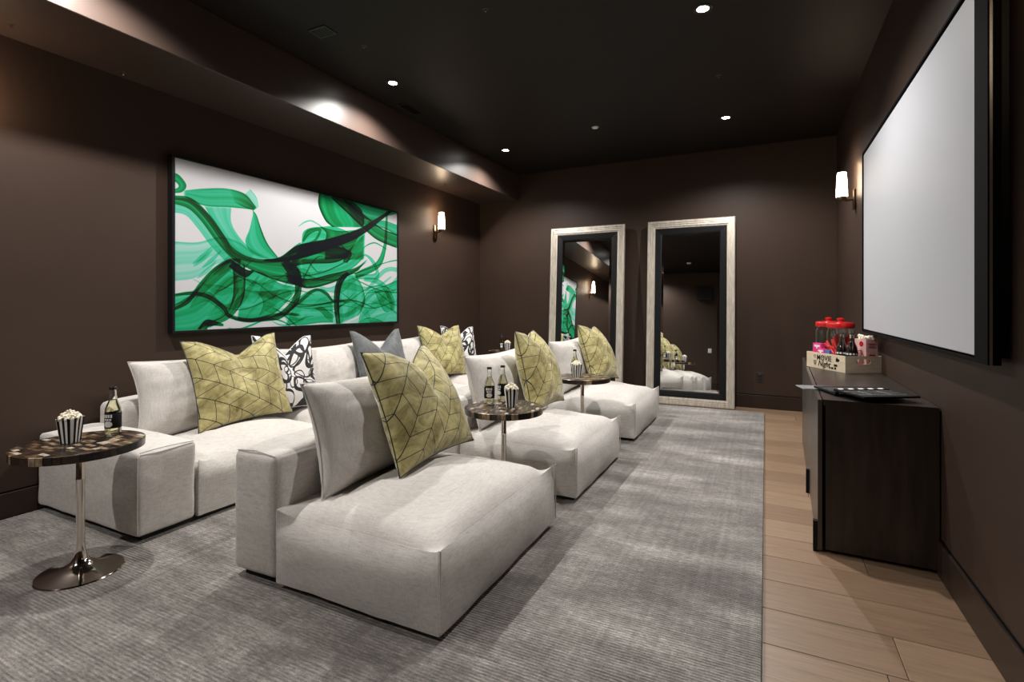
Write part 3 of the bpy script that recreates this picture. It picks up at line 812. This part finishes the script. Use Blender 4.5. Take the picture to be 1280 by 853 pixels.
def cushion(name, dims, mat, at, label, cat, group=None, welt_r=.0035, welt_mat=None, **k):
    bm, rim = pillow(*dims, **k)
    o = obj(name, bm, mat, ang=0)
    o.data.materials[0] = mat
    place(o, *at); setp(o, label, cat, group)
    n_ = k.get('n', 30); ids = {}
    for v in o.data.vertices: ids[tuple(round(c, 5) for c in v.co)] = v.index
    ri = [ids[tuple(round(c, 5) for c in q)] for q in rim]
    settle(o); BACKS.append(tree(o))
    if welt_r:
        rim = [o.data.vertices[i].co.copy() for i in ri]
        pts = rim + rim[:1]
        obj('seam', tube(bmesh.new(), pts, welt_r, 5), welt_mat or mat, o)
    return o
gb = 'linen back cushions'
bc = dict(cat='cushion', group=gb, pinch=.085, wr=.016, gusset=0)
# front row back cushions
cushion('back_cushion', (1.0, .53, .28), M['linen'], (-1.79, 2.205, .375, 0, .26), 'pale linen back cushion on the nearest front row lounge', seed=1, **bc)
cushion('back_cushion', (.96, .53, .28), M['linen'], (-1.80, 3.62, .375, 0, .24), 'pale linen back cushion on the middle front row lounge', seed=2, **bc)
cushion('back_cushion', (1.0, .53, .28), M['linen'], (-1.80, 5.24, .375, 0, .24), 'pale linen back cushion on the farthest front row lounge', seed=3, **bc)
# back row
for (yy, wd, lab, sd) in [(2.385, 1.03, 'first pale linen back cushion of the back row, beside the wide arm', 4), (3.44, 1.03, 'second linen back cushion of the back row, left of grey pillow', 5),
                     (4.49, 1.03, 'third linen back cushion of the back row, right of grey pillow', 6), (5.435, .78, 'last linen back cushion of the back row, behind far patterned pillows', 7)]:
    cushion('back_cushion', (wd, .52, .27), M['linen'], (-3.56, yy, .375, 0, .17), lab, seed=sd, **bc)
# accent pillows
gi = 'black and white ink swirl pillows'
cushion('throw_pillow', (.58, .60, .17), M['ink'], (-3.42, 2.93, .415, .03, .2, -.05), 'black and white ink swirl pillow behind the large olive pillow', 'pillow', gi, chop=.14, seed=29, wr=.006)
cushion('throw_pillow', (.60, .58, .17), M['ink'], (-3.42, 5.545, .415, -.18, .2, -.05), 'black and white ink swirl pillow at the far end by the wall corner', 'pillow', gi, chop=.12, seed=31, wr=.006)
gy = 'olive chevron velvet pillows'
yl = dict(cat='pillow', group=gy, pinch=.09, wr=.008)
BLK = M['chev_a']
cushion('throw_pillow', (.66, .64, .25), M['chev_b'], (-1.555, 2.30, .44, -.05, .40, .05), 'olive velvet pillow with black chevron lines on the nearest lounge', chop=.15, fold=.08, taper=.08, seed=11, chop_c=.18, chop_w=.7, **yl)
cushion('throw_pillow', (.64, .64, .25), M['chev_b'], (-1.54, 3.80, .44, -.03, .28, .02), 'olive velvet chevron pillow behind the bottles on the middle lounge', chop=.15, fold=.07, taper=.26, seed=13, chop_c=.05, chop_w=.7, **yl)
cushion('throw_pillow', (.64, .64, .25), M['chev_b'], (-1.53, 5.42, .44, -.15, .36, -.03), 'olive velvet chevron pillow on the farthest front row lounge', chop=.12, fold=.06, taper=.2, seed=15, chop_c=.1, chop_w=.7, **yl)
cushion('throw_pillow', (.68, .64, .25), M['chev_a'], (-3.31, 2.48, .415, -.16, .32, .05), 'large olive chevron pillow at the near end of the back row', chop=.12, seed=17, chop_c=.05, **yl)
cushion('throw_pillow', (.66, .63, .25), M['chev_b'], (-3.33, 5.10, .415, -.25, .32, -.02), 'olive chevron pillow at the far end of the back row', chop=.10, seed=19, **yl)
cushion('throw_pillow', (.64, .62, .19), M['grey_velvet'], (-3.33, 4.03, .415, -.12, .32, 0), 'plain slate grey velvet pillow in the middle of the back row', 'pillow', chop=.19, seed=23, chop_w=.85, pinch=.05, wr=.009)

# ------------------------------------------------------------------ side tables
def clip(poly, Rr, n=40):
    for k in range(n):
        a = 2 * PI * k / n; nx, ny = math.cos(a), math.sin(a); out = []
        for i in range(len(poly)):
            p, q = poly[i], poly[(i + 1) % len(poly)]
            dp, dq = p[0] * nx + p[1] * ny - Rr, q[0] * nx + q[1] * ny - Rr
            if dp <= 0: out.append(p)
            if dp * dq < 0:
                t = dp / (dp - dq); out.append((p[0] + (q[0] - p[0]) * t, p[1] + (q[1] - p[1]) * t))
        poly = out
        if len(poly) < 3: return []
    return poly
TZ = .615; TR = .245
def make_table():
    d = empty('side_table', (0, 0, RZ)); rt = random.Random(11); T = TZ - RZ
    top = obj('tabletop', L([(0, T - .036), (TR - .003, T - .036), (TR - .003, T - .003), (0, T - .003)], n=48), M['grout'], d, smooth=False)
    yy = -TR; row = 0
    while yy < TR:
        x = -TR - rt.uniform(0, .06)
        while x < TR:
            ln = rt.choice((.036, .046, .06))
            poly = clip([(x + .0006, yy + .0006), (x + ln - .0006, yy + .0006), (x + ln - .0006, yy + .0204), (x + .0006, yy + .0204)], TR - .004)
            if len(poly) > 2:
                A = abs(sum(poly[i][0] * poly[(i + 1) % len(poly)][1] - poly[(i + 1) % len(poly)][0] * poly[i][1] for i in range(len(poly)))) / 2
                if A > 3e-5:
                    o = obj('tile', prism(bmesh.new(), poly, T - .003, T + .0003 * rt.random()), M['horn'][rt.choices(range(6), (3, 4, 4, 2.8, 1.6, 2))[0]], top, smooth=False)
            x += ln
        yy += .021; row += 1
    nr = 46; a = 0
    while a < 2 * PI - .02:
        tan_ = rt.random() < .42
        da = min(rt.choice((.09, .12)) if tan_ else rt.choice((.13, .18, .24)), 2 * PI - a)
        if 2 * PI - a - da < .06: da = 2 * PI - a
        bm = bmesh.new(); k = 3
        lathe(bm, [(TR - .003, T - .037), (TR, T - .036), (TR + .001, T - .002), (TR - .004, T + .0003)], n=k, a0=a + .004, a1=a + da - .004)
        obj('rim_tile', bm, M['horn'][rt.choice((2, 3, 3)) if tan_ else rt.choice((0, 1, 5))], top)
        a += da
    obj('pole', L([(0, T - .036), (.045, T - .036), (.045, T - .042), (.0165, T - .046), (.0165, T - .16), (.0175, T - .165), (.0175, T - .17), (.0165, T - .175), (.0165, .12)], n=24), M['nickel'], d)
    obj('base', L([(.0165, .13), (.019, .10), (.025, .075), (.038, .052), (.062, .035), (.10, .022), (.145, .010), (.163, .006), (.166, .002), (.160, 0), (0, 0)], n=48), M['nickel'], d)
    return d
GT = 'round horn mosaic side tables'
tb = make_table()
TP = [(-2.845, 1.262, 0, 'round horn mosaic side table on nickel pedestal, nearest, beside wide arm'),
      (-1.475, 2.885, 1.9, 'round mosaic side table between the nearest and middle lounges'),
      (-1.465, 4.40, 4.1, 'round mosaic side table between the middle and farthest lounges'),
      (-3.28, 6.48, 2.6, 'mosaic side table at the far end of the back row by the corner')]
for i, (x, y, rz, lab) in enumerate(TP):
    t = tb if i == 0 else copy_tree(tb)
    t.location = (x, y, RZ); t.rotation_euler = (0, 0, rz); setp(t, lab, 'table', GT)

# ------------------------------------------------------------------ popcorn and bottles
def make_popcorn():
    d = empty('popcorn_box', (0, 0, 0)); bm = bmesh.new(); n = 24; Hh = .132
    def sq(r, a):  # rounded square
        c, s_ = math.cos(a), math.sin(a); k = (abs(c) ** 5 + abs(s_) ** 5) ** (-1 / 5); return r * k * c, r * k * s_
    bot, tp, ti, bi = [], [], [], []
    for i in range(n):
        a = 2 * PI * (i + .5) / n
        zt = Hh + .004 * math.cos(a * 4)
        bot.append(bm.verts.new((*sq(.035, a), 0))); tp.append(bm.verts.new((*sq(.049, a), zt))); ti.append(bm.verts.new((*sq(.047, a), zt))); bi.append(bm.verts.new((*sq(.033, a), .004)))
    for i in range(n):
        j = (i + 1) % n
        for q in ((bot[i], bot[j], tp[j], tp[i]), (tp[i], tp[j], ti[j], ti[i]), (ti[i], ti[j], bi[j], bi[i])):
            bm.faces.new(q).material_index = i % 2
    bm.faces.new(bot[::-1]); bm.faces.new(bi)
    obj('striped_cup', bm, [M['paper_white'], M['paper_black']], d, smooth=False)
    bm = bmesh.new(); rk = random.Random(5)
    for k in range(95):
        rr = math.sqrt(rk.random()) * .046; a = rk.uniform(0, 2 * PI)
        zz = Hh - .012 + (1 - (rr / .05) ** 2) * .045 * rk.uniform(.55, 1)
        for q in range(3):
            r = bmesh.ops.create_icosphere(bm, subdivisions=1, radius=rk.uniform(.0055, .0085))
            c = Vector((rr * math.cos(a), rr * math.sin(a), zz)) + Vector((rk.uniform(-1, 1), rk.uniform(-1, 1), rk.uniform(-1, 1))) * .0065
            bmesh.ops.translate(bm, verts=r['verts'], vec=c)
    p = obj('popcorn', bm, M['popcorn'], d); p['kind'] = 'stuff'
    return d
GP = 'striped popcorn boxes'
pc = make_popcorn()
PP = [(-2.895, 1.245, .5, 'black and white striped popcorn box on the nearest side table', 1),
      (-1.43, 2.90, .35, 'black and white striped popcorn box on table by nearest lounge back', 1),
      (-1.50, 4.345, .9, 'striped popcorn box on the side table before the farthest lounge', 1),
      (-3.235, 6.44, .2, 'striped popcorn box on the far corner table', 1)]
ZT = TZ + .001
for i, (x, y, rz, lab, _) in enumerate(PP):
    t = pc if i == 0 else copy_tree(pc)
    t.scale = (.88,) * 3
    t.location = (x, y, ZT); t.rotation_euler = (0, 0, rz); setp(t, lab, 'popcorn', GP)
def make_bottle():
    d = empty('soda_bottle', (0, 0, 0)); Rb = .030
    out = [(0, .003), (.024, 0), (Rb, .006), (Rb, .105), (.0285, .118), (.022, .136), (.0165, .152), (.0135, .17), (.0120, .198), (.0125, .20), (.0125, .206), (.0115, .207)]
    inn = [(.0095, .207), (.0105, .17), (.0140, .15), (.0255, .117), (.0272, .105), (.0272, .008), (0, .006)]
    obj('glass', L(out + inn, n=28), M['glass'], d)
    obj('soda', L([(0, .0066), (.0266, .0086), (.0266, .105), (.0250, .1165), (.0172, .137), (.0125, .1545), (0, .1545)], n=24), M['liquid'], d)
    lb = obj('label', L([(Rb + .0004, .034), (Rb + .0007, .0345), (Rb + .0007, .0985), (Rb + .0004, .099)], n=28), M['paper_black'], d)
    bm = bmesh.new(); rk = random.Random(2)
    def patch(a0, a1, z0, z1):
        lathe(bm, [(Rb + .0011, z0), (Rb + .0011, z1)], n=4, a0=a0, a1=a1)
    for side in (0, PI):
        for k in range(4):       # heavy white lettering block (not legible in the photo)
            patch(side - .62 + k * .31, side - .62 + k * .31 + .22, .080, .094)
        for k in range(3): patch(side - .5 + k * .34, side - .5 + k * .34 + .26, .068, .076)
        for z in np.linspace(.040, .060, 6):
            hw_ = .55 * math.sqrt(max(0, 1 - ((z - .050) / .013) ** 2)); patch(side - hw_, side + hw_, z, z + .0045)
    obj('label_print', bm, M['paper_white'], lb)['kind'] = 'stuff'
    obj('cap', L([(.0135, .1985), (.0142, .199), (.0142, .2075), (.0120, .2110), (0, .2115)], n=21), M['black_plastic'], d)
    return d
GB = 'soda bottles on the side tables'
bt = make_bottle()
BP = [(-2.865, 1.405, -1.1, 'clear glass soda bottle with black label on the nearest side table'),
      (-1.60, 2.925, -1.1, 'clear soda bottle left of the popcorn, between nearest and middle lounge'),
      (-1.565, 3.045, -2.0, 'clear soda bottle behind the popcorn, between nearest and middle lounge'),
      (-1.545, 4.43, -1.6, 'soda bottle on the side table before the farthest lounge'),
      (-3.325, 6.44, -1.2, 'soda bottle on the far corner table, leftmost of the two'),
      (-3.31, 6.56, -.2, 'soda bottle on the far corner table, right behind the popcorn')]
for i, (x, y, rz, lab) in enumerate(BP):
    t = bt if i == 0 else copy_tree(bt)
    t.scale = (1.12,) * 3
    t.location = (x, y, ZT); t.rotation_euler = (0, 0, rz); setp(t, lab, 'bottle', GB)

# ------------------------------------------------------------------ console
CY0, CY1 = 3.03, 5.42; CH = .775
cyaw = R(-1.55)
cr = empty('media_console', (.237, CY0, 0), 'low dark wood media console along the right wall under the screen', 'console')
cr.rotation_euler = (0, 0, cyaw)     # local x depth to the wall, local y along the wall
CL = (CY1 - CY0); CD = .486
obj('side_panel', B(.034, 0, .02, CD, .03, CH - .03), M['wenge'], cr, smooth=False)
obj('side_panel', B(.034, CL - .03, .02, CD - .06, CL, CH - .03), M['wenge'], cr, smooth=False)
bmT = bmesh.new(); prism(bmT, [(.024, -.002), (CD, -.002), (CD - .062, CL), (.024, CL)], CH - .03, CH)
obj('top', bmT, M['wenge'], cr, smooth=False)
bmK = bmesh.new(); prism(bmK, [(.034, .03), (CD - .01, .03), (CD - .075, CL - .03), (.034, CL - .03)], .05, .08)
obj('bottom_board', bmK, M['wenge'], cr, smooth=False)
bmK = bmesh.new(); prism(bmK, [(CD - .012, .03), (CD - .002, .03), (CD - .066, CL - .03), (CD - .076, CL - .03)], .05, CH - .03)
obj('back_board', bmK, M['wenge'], cr, smooth=False)
nd = 4; dl = CL / nd
for k in range(nd):
    dr = obj('door', B(0, k * dl + .002, .012, .02, (k + 1) * dl - .002, CH - .002, bev=.001, seg=1), M['wenge_door'], cr, smooth=False)
    for yy in (k * dl + .12, (k + 1) * dl - .12):
        obj('hinge', B(.0205, yy - .03, CH - .022, .0335, yy + .03, CH - .001), M['black'], dr, smooth=False)
for yy in (.0, .92):
    obj('foot', B(-.020, yy + .002, 0, -.001, yy + .034, .155), M['black'], cr, smooth=False)
for yy in (.0, 2.1): obj('back_foot', B(CD - .13, yy + .05, 0, CD - .09, yy + .09, .05), M['black'], cr, smooth=False)

# clapperboards and card on the near end of the console
def clapper(loc, rz, label, s=1., open_=0.):
    d = empty('clapperboard', loc, label, 'clapperboard', rotz=rz, group='film clapperboards')
    obj('slate', B(0, 0, 0, .30 * s, .20 * s, .010, bev=.001, seg=1), M['paper_black'], d, smooth=False)
    st = obj('clap_stick', B(0, -.032 * s, 0, .30 * s, -.002, .014, bev=.001, seg=1), M['black'], d, smooth=False)
    bm = bmesh.new()
    for k in range(5):
        x = .02 + k * .057 * s
        p = [(x, -.0335 * s), (x + .028 * s, -.0335 * s), (x + .042 * s, -.001), (x + .014 * s, -.001)]
        prism(bm, p, .0138, .0146)
        prism(bm, [(x, -.0327 * s), (x + .028 * s, -.0327 * s), (x + .028 * s, -.0318 * s), (x, -.0318 * s)], .006, .0146)
    obj('stripe', bm, M['paper_white'], st, smooth=False)
    bm = bmesh.new()
    for k in range(3): box(bm, .015, .03 + k * .05, .010, .285 * s, .0315 + k * .05, .0104)
    for xx in (.1, .2): box(bm, xx, .03, .010, xx + .0015, .13, .0104)
    obj('ruling', bm, M['paper_white'], d, smooth=False)
    return d
clapper((.315, 3.20, CH + .0065), R(18), 'black film clapperboard with white stripes facing the room, underneath the other', 1.1)
clapper((.585, 3.295, CH + .023), R(29 + 180), 'black film clapperboard lying on top, nearest the console end', .95)
mg = empty('magazine', (.192, 3.345, CH + .0005), 'thin grey glossy magazine overhanging the front edge of the console', 'magazine', rotz=R(14))
obj('cover', B(0, .0, .003, .40, .14, .0045), M['slate_grey'], mg, smooth=False)
obj('pages', B(.002, .002, 0, .397, .138, .003), M['paper_white'], mg, smooth=False)

# ------------------------------------------------------------------ movie night crate
c0 = Vector((.500, 4.265)); aL = math.atan2(.373, -.21)
ct = empty('wooden_crate', (c0.x, c0.y, CH + .001), 'pale wooden crate lettered MOVIE Night holding snacks on the console', 'crate', rotz=aL)
# local x along the lettered side (0..CLn) away from the near corner, local y towards the room side is +, wall side is -
CLn, CWd, CHt, th = .43, .266, .117, .010
obj('long_side', B(0, -th, 0, CLn, 0, CHt), M['crate'], ct, smooth=False)
obj('long_side', B(0, -CWd, 0, CLn, -CWd + th, CHt), M['crate'], ct, smooth=False)
obj('bottom_panel', B(th, -CWd + th, 0, CLn - th, -th, .008), M['crate'], ct, smooth=False)
def end_panel(x0):
    # end with an oval hand hole
    bm = bmesh.new(); yc, zc, hw_, hh_ = -CWd / 2, .078, .052, .017; n = 24
    hole = []; outer = []
    for i in range(n):
        a = 2 * PI * i / n; c, s_ = math.cos(a), math.sin(a)
        hole.append((yc + (hw_ - hh_) * (1 if c > 0 else -1) * (abs(c) > 1e-6) + hh_ * c, zc + hh_ * s_))
        Wy, Wz = CWd / 2 - th, None
        up, dn = CHt - zc, zc
        t = min((Wy / abs(c)) if abs(c) > 1e-6 else 9, ((up if s_ > 0 else dn) / abs(s_)) if abs(s_) > 1e-6 else 9)
        outer.append((yc + t * c, zc + t * s_))
    cor = [(yc + Wy, CHt), (yc - Wy, CHt), (yc - Wy, 0), (yc + Wy, 0)]
    lay = []
    for xx in (x0, x0 + th):
        lay.append(([bm.verts.new((xx, *p)) for p in hole], [bm.verts.new((xx, *p)) for p in outer], [bm.verts.new((xx, *p)) for p in cor]))
    for (h, o, c) in lay:
        for i in range(n): bm.faces.new((h[i], h[(i + 1) % n], o[(i + 1) % n], o[i]))
        for k, (yy, zz) in enumerate(cor):
            best = sorted(range(n), key=lambda i: (outer[i][0] - yy) ** 2 + (outer[i][1] - zz) ** 2)
            i = best[0]; 
            for j in ((i + 1) % n, (i - 1) % n):
                p, q = outer[i], outer[j]
                if abs(p[0] - q[0]) > 1e-5 and abs(p[1] - q[1]) > 1e-5:
                    bm.faces.new((o[i], o[j], c[k]))
    for i in range(n):
        j = (i + 1) % n
        bm.faces.new((lay[0][0][i], lay[0][0][j], lay[1][0][j], lay[1][0][i]))
    return obj('end_side', bm, M['crate'], ct, smooth=False)
end_panel(0); end_panel(CLn - th)
# lettering on the long side; seen from the room it reads from local +x to 0
def lettering():
    bm = bmesh.new()
    def seg(pts, r=.0028):
        tube(bm, [(CLn - x, .0006, z) for x, z in pts], r, 5)
    def word(body, x, z, size, shear, off):
        cu = bpy.data.curves.new('word', 'FONT'); cu.body = body; cu.size = size; cu.shear = shear; cu.offset = off; cu.extrude = .0008; cu.resolution_u = 3
        ob = bpy.data.objects.new('word', cu); COL.objects.link(ob)
        me = bpy.data.meshes.new_from_object(ob.evaluated_get(bpy.context.evaluated_depsgraph_get()))
        bpy.data.objects.remove(ob); bpy.data.curves.remove(cu)
        me.transform(Matrix(((-1, 0, 0, CLn - x), (0, 0, 1, .0010), (0, 1, 0, z), (0, 0, 0, 1))))
        bm.from_mesh(me); bpy.data.meshes.remove(me)
    word('MOVIE', .122, .064, .056, 0, .0005)
    word('Night', .135, .020, .060, .35, .0006)
    # small icons: camera, ticket, reel, cup
    def plate(x0, z0, x1, z1): box(bm, CLn - x1, 0, z0, CLn - x0, .0016, z1)
    plate(.334, .070, .362, .092); plate(.340, .093, .350, .100); plate(.364, .076, .371, .088)
    for a, b, c, d_ in ((.262, .014, .276, .026), (.284, .012, .306, .026), (.314, .034, .348, .050), (.318, .012, .336, .028)): plate(a, b, c, d_)
    for cx, cz, r in ((.100, .088, .011), (.191, .085, .005)): seg([(cx + r * math.cos(a), cz + r * math.sin(a)) for a in np.linspace(0, 2 * PI, 9)], .0018)
    for p in ([(.086, .056), (.093, .026), (.111, .026), (.118, .056), (.086, .056)], [(.096, .056), (.099, .026)], [(.108, .056), (.105, .026)]): seg(p, .0016)
    return obj('lettering', bm, M['paper_black'], ct, smooth=False)
lettering()
def inworld(lx, ly): 
    return c0.x + lx * math.cos(aL) - ly * math.sin(aL), c0.y + lx * math.sin(aL) + ly * math.cos(aL)
def carton(lx, ly, z, w, dp, h, mat, label, cat='box', rz=0, deco=None, group=None, name='candy_box', tiltx=0):
    X, Y = inworld(lx, ly); d = empty(name, (X, Y, z), label, cat, rotz=aL + rz, group=group)
    d.rotation_euler = (tiltx, 0, aL + rz)
    obj('carton', B(-w / 2, -dp / 2, 0, w / 2, dp / 2, h, bev=.001, seg=1), mat, d, smooth=False)
    if deco: deco(d, w, dp, h)
    return d
ZF = CH + .0095
def deco_candy(d, w, dp, h):
    bm = bmesh.new()
    for (a, b) in ((-.25, .42), (.1, .3), (-.3, .62), (.28, .55), (.0, .8)):
        r = bmesh.ops.create_uvsphere(bm, u_segments=10, v_segments=6, radius=.009)
        for v in r['verts']: v.co = Vector((v.co.x + a * w, v.co.y * .15 + dp / 2, v.co.z + b * h))
    obj('candy_print', bm, M['paper_white'], d)
    obj('banner', B(-w * .35, dp / 2, h * .84, w * .3, dp / 2 + .001, h * .93), M['paper_white'], d, smooth=False)
carton(.365, -.053, ZF, .10, .03, .175, M['magenta'], 'magenta candy box with white sweets at the far end of crate', deco=deco_candy)
carton(.285, -.024, ZF, .085, .022, .140, M['magenta'], 'shorter magenta candy box just behind the lettered side', deco=deco_candy)
carton(.214, -.024, ZF, .05, .018, .135, M['blue'], 'small blue candy packet beside the magenta boxes', name='candy_packet', tiltx=0, rz=0)
# red liquorice bundle
X, Y = inworld(.215, -.098)
lq = empty('liquorice_bundle', (X, Y, ZF), 'bundle of red liquorice ropes leaning in the crate', 'candy', rotz=aL)
rk = random.Random(8)
for k in range(9):
    bx_ = rk.uniform(-.03, .03)
    pts = [(bx_ * .4, rk.uniform(-.012, .012), .0105), (bx_ * .8 + .01, 0, .08), (bx_ * 1.6 + .03 + k * .006, rk.uniform(-.012, .012), .14), (bx_ * 2.2 + .06 + k * .010, rk.uniform(-.015, .015), .18 + rk.uniform(-.03, .03))]
    obj('liquorice_rope', tube(bmesh.new(), pts, .009, 7), M['red_candy'], lq)
# cola bottles
def make_cola():
    d = empty('cola_bottle', (0, 0, 0)); 
    prof = [(0, 0), (.032, 0), (.036, .006), (.036, .055), (.034, .075), (.037, .11), (.038, .135), (.034, .165), (.022, .195), (.0155, .215)]
    obj('body', L(prof + [(.0135, .232)], n=28), M['cola'], d)
    obj('neck', L([(.0138, .2325), (.0130, .246), (.0135, .250), (.0150, .252), (.0150, .257), (.012, .259), (0, .259)], n=20), M['glass'], d)
    lb = obj('label', L([(.0375, .112), (.0388, .1125), (.0394, .131), (.0385, .1335)], n=28), M['paper_black'], d)
    bm = bmesh.new()
    for k in range(12): lathe(bm, [(.0391, .116), (.0396, .128)], n=2, a0=k * 2 * PI / 12, a1=k * 2 * PI / 12 + .34)
    obj('label_print', bm, M['paper_white'], lb)['kind'] = 'stuff'
    obj('cap', L([(.0158, .258), (.0162, .2585), (.0158, .266), (.013, .2685), (0, .269)], n=21), M['black_plastic'], d)
    return d
co = make_cola()
for i, (lx, ly, lab) in enumerate([(.050, -.085, 'dark cola bottle in the near corner of the crate'), (.110, -.075, 'dark cola bottle just behind the near corner one, beside liquorice')]):
    t = co if i == 0 else copy_tree(co)
    X, Y = inworld(lx if i == 0 else .136, ly); t.location = (X, Y, ZF); setp(t, lab, 'bottle', 'cola bottles in the crate')
def deco_pop(d, w, dp, h):
    for k in range(2): obj('print_bar', B(-w / 2 - .001, -dp * .3, h * (.86 - .09 * k), -w / 2, dp * .3, h * (.875 - .09 * k)), M['red'], d, smooth=False)
    for k in range(2): obj('print_block', B(-w / 2 - .001, -dp * .28, h * (.44 - .14 * k), -w / 2, dp * .25, h * (.53 - .14 * k)), M['red'], d, smooth=False)
    bm = tube(bmesh.new(), [(w * .05 + .04 * math.cos(a), dp / 2 + .0004, h * .42 + .05 * math.sin(a)) for a in np.linspace(0, 2 * PI, 17)], .0022, 5)
    obj('print_ring', bm, M['red'], d)
    bm = lathe(bmesh.new(), [(0, 0), (.02, 0), (.02, .001), (0, .001)], n=14)
    bmesh.ops.transform(bm, matrix=Matrix.Translation((-.01, dp / 2, h * .85)) @ Matrix.Rotation(-PI / 2, 4, 'X'), verts=bm.verts)
    obj('print_dot', bm, M['red'], d)
    bm = bmesh.new(); rk = random.Random(4)
    for k in range(26):
        r = bmesh.ops.create_icosphere(bm, subdivisions=1, radius=rk.uniform(.010, .015))
        bmesh.ops.translate(bm, verts=r['verts'], vec=(rk.uniform(-w * .42, w * .42), rk.uniform(-dp * .42, dp * .42), h + rk.uniform(0, .022)))
    p = obj('popcorn', bm, M['popcorn'], d); p['kind'] = 'stuff'
carton(.070, -.205, ZF, .11, .085, .225, M['pink'], 'pale pink popcorn carton with red print at the near end', cat='carton', deco=deco_pop, name='popcorn_carton')
# glass jars with red lids standing beyond the crate
def make_jar():
    d = empty('candy_jar', (0, 0, 0)); Rj = .098
    obj('glass', L([(0, 0), (.085, 0), (Rj, .012), (Rj, .26), (.088, .29), (.083, .305), (.080, .305), (.085, .288), (Rj - .004, .258), (Rj - .004, .014), (0, .006)], n=40), M['glass'], d)
    ld = obj('lid', L([(.084, .292), (.096, .292), (.099, .297), (.099, .325), (.093, .335), (.04, .342), (0, .343)], n=40), M['red'], d)
    obj('knob', L([(.022, .3425), (.020, .350), (.027, .358), (.026, .368), (.012, .373), (0, .374)], n=20), M['red'], ld)
    return d
jr = make_jar()
GJ = 'glass jars with red lids'
jr.location = (.545, 4.93, CH + .001); setp(jr, 'clear glass candy jar with red lid, nearer of the two, red sweets inside', 'jar', GJ)
j2 = copy_tree(jr); j2.location = (.485, 5.17, CH + .001); setp(j2, 'clear glass candy jar with red lid and knob, farther one', 'jar', GJ)
rd = empty('red_sweets', (.545, 4.93, CH + .008), 'red sweet ropes piled inside the nearer glass jar', 'candy')
for k in range(26):
    a = rk.uniform(0, 2 * PI); r0 = rk.uniform(0, .075); b = a + rk.uniform(-.8, .8); r1 = rk.uniform(.02, .08)
    pts = [(r0 * math.cos(a), r0 * math.sin(a), .012), ((r0 + r1) / 2 * math.cos((a + b) / 2), (r0 + r1) / 2 * math.sin((a + b) / 2), .10), (r1 * math.cos(b), r1 * math.sin(b), rk.uniform(.15, .235))]
    obj('sweet_rope', tube(bmesh.new(), pts, .008, 6), M['red_candy'], rd)
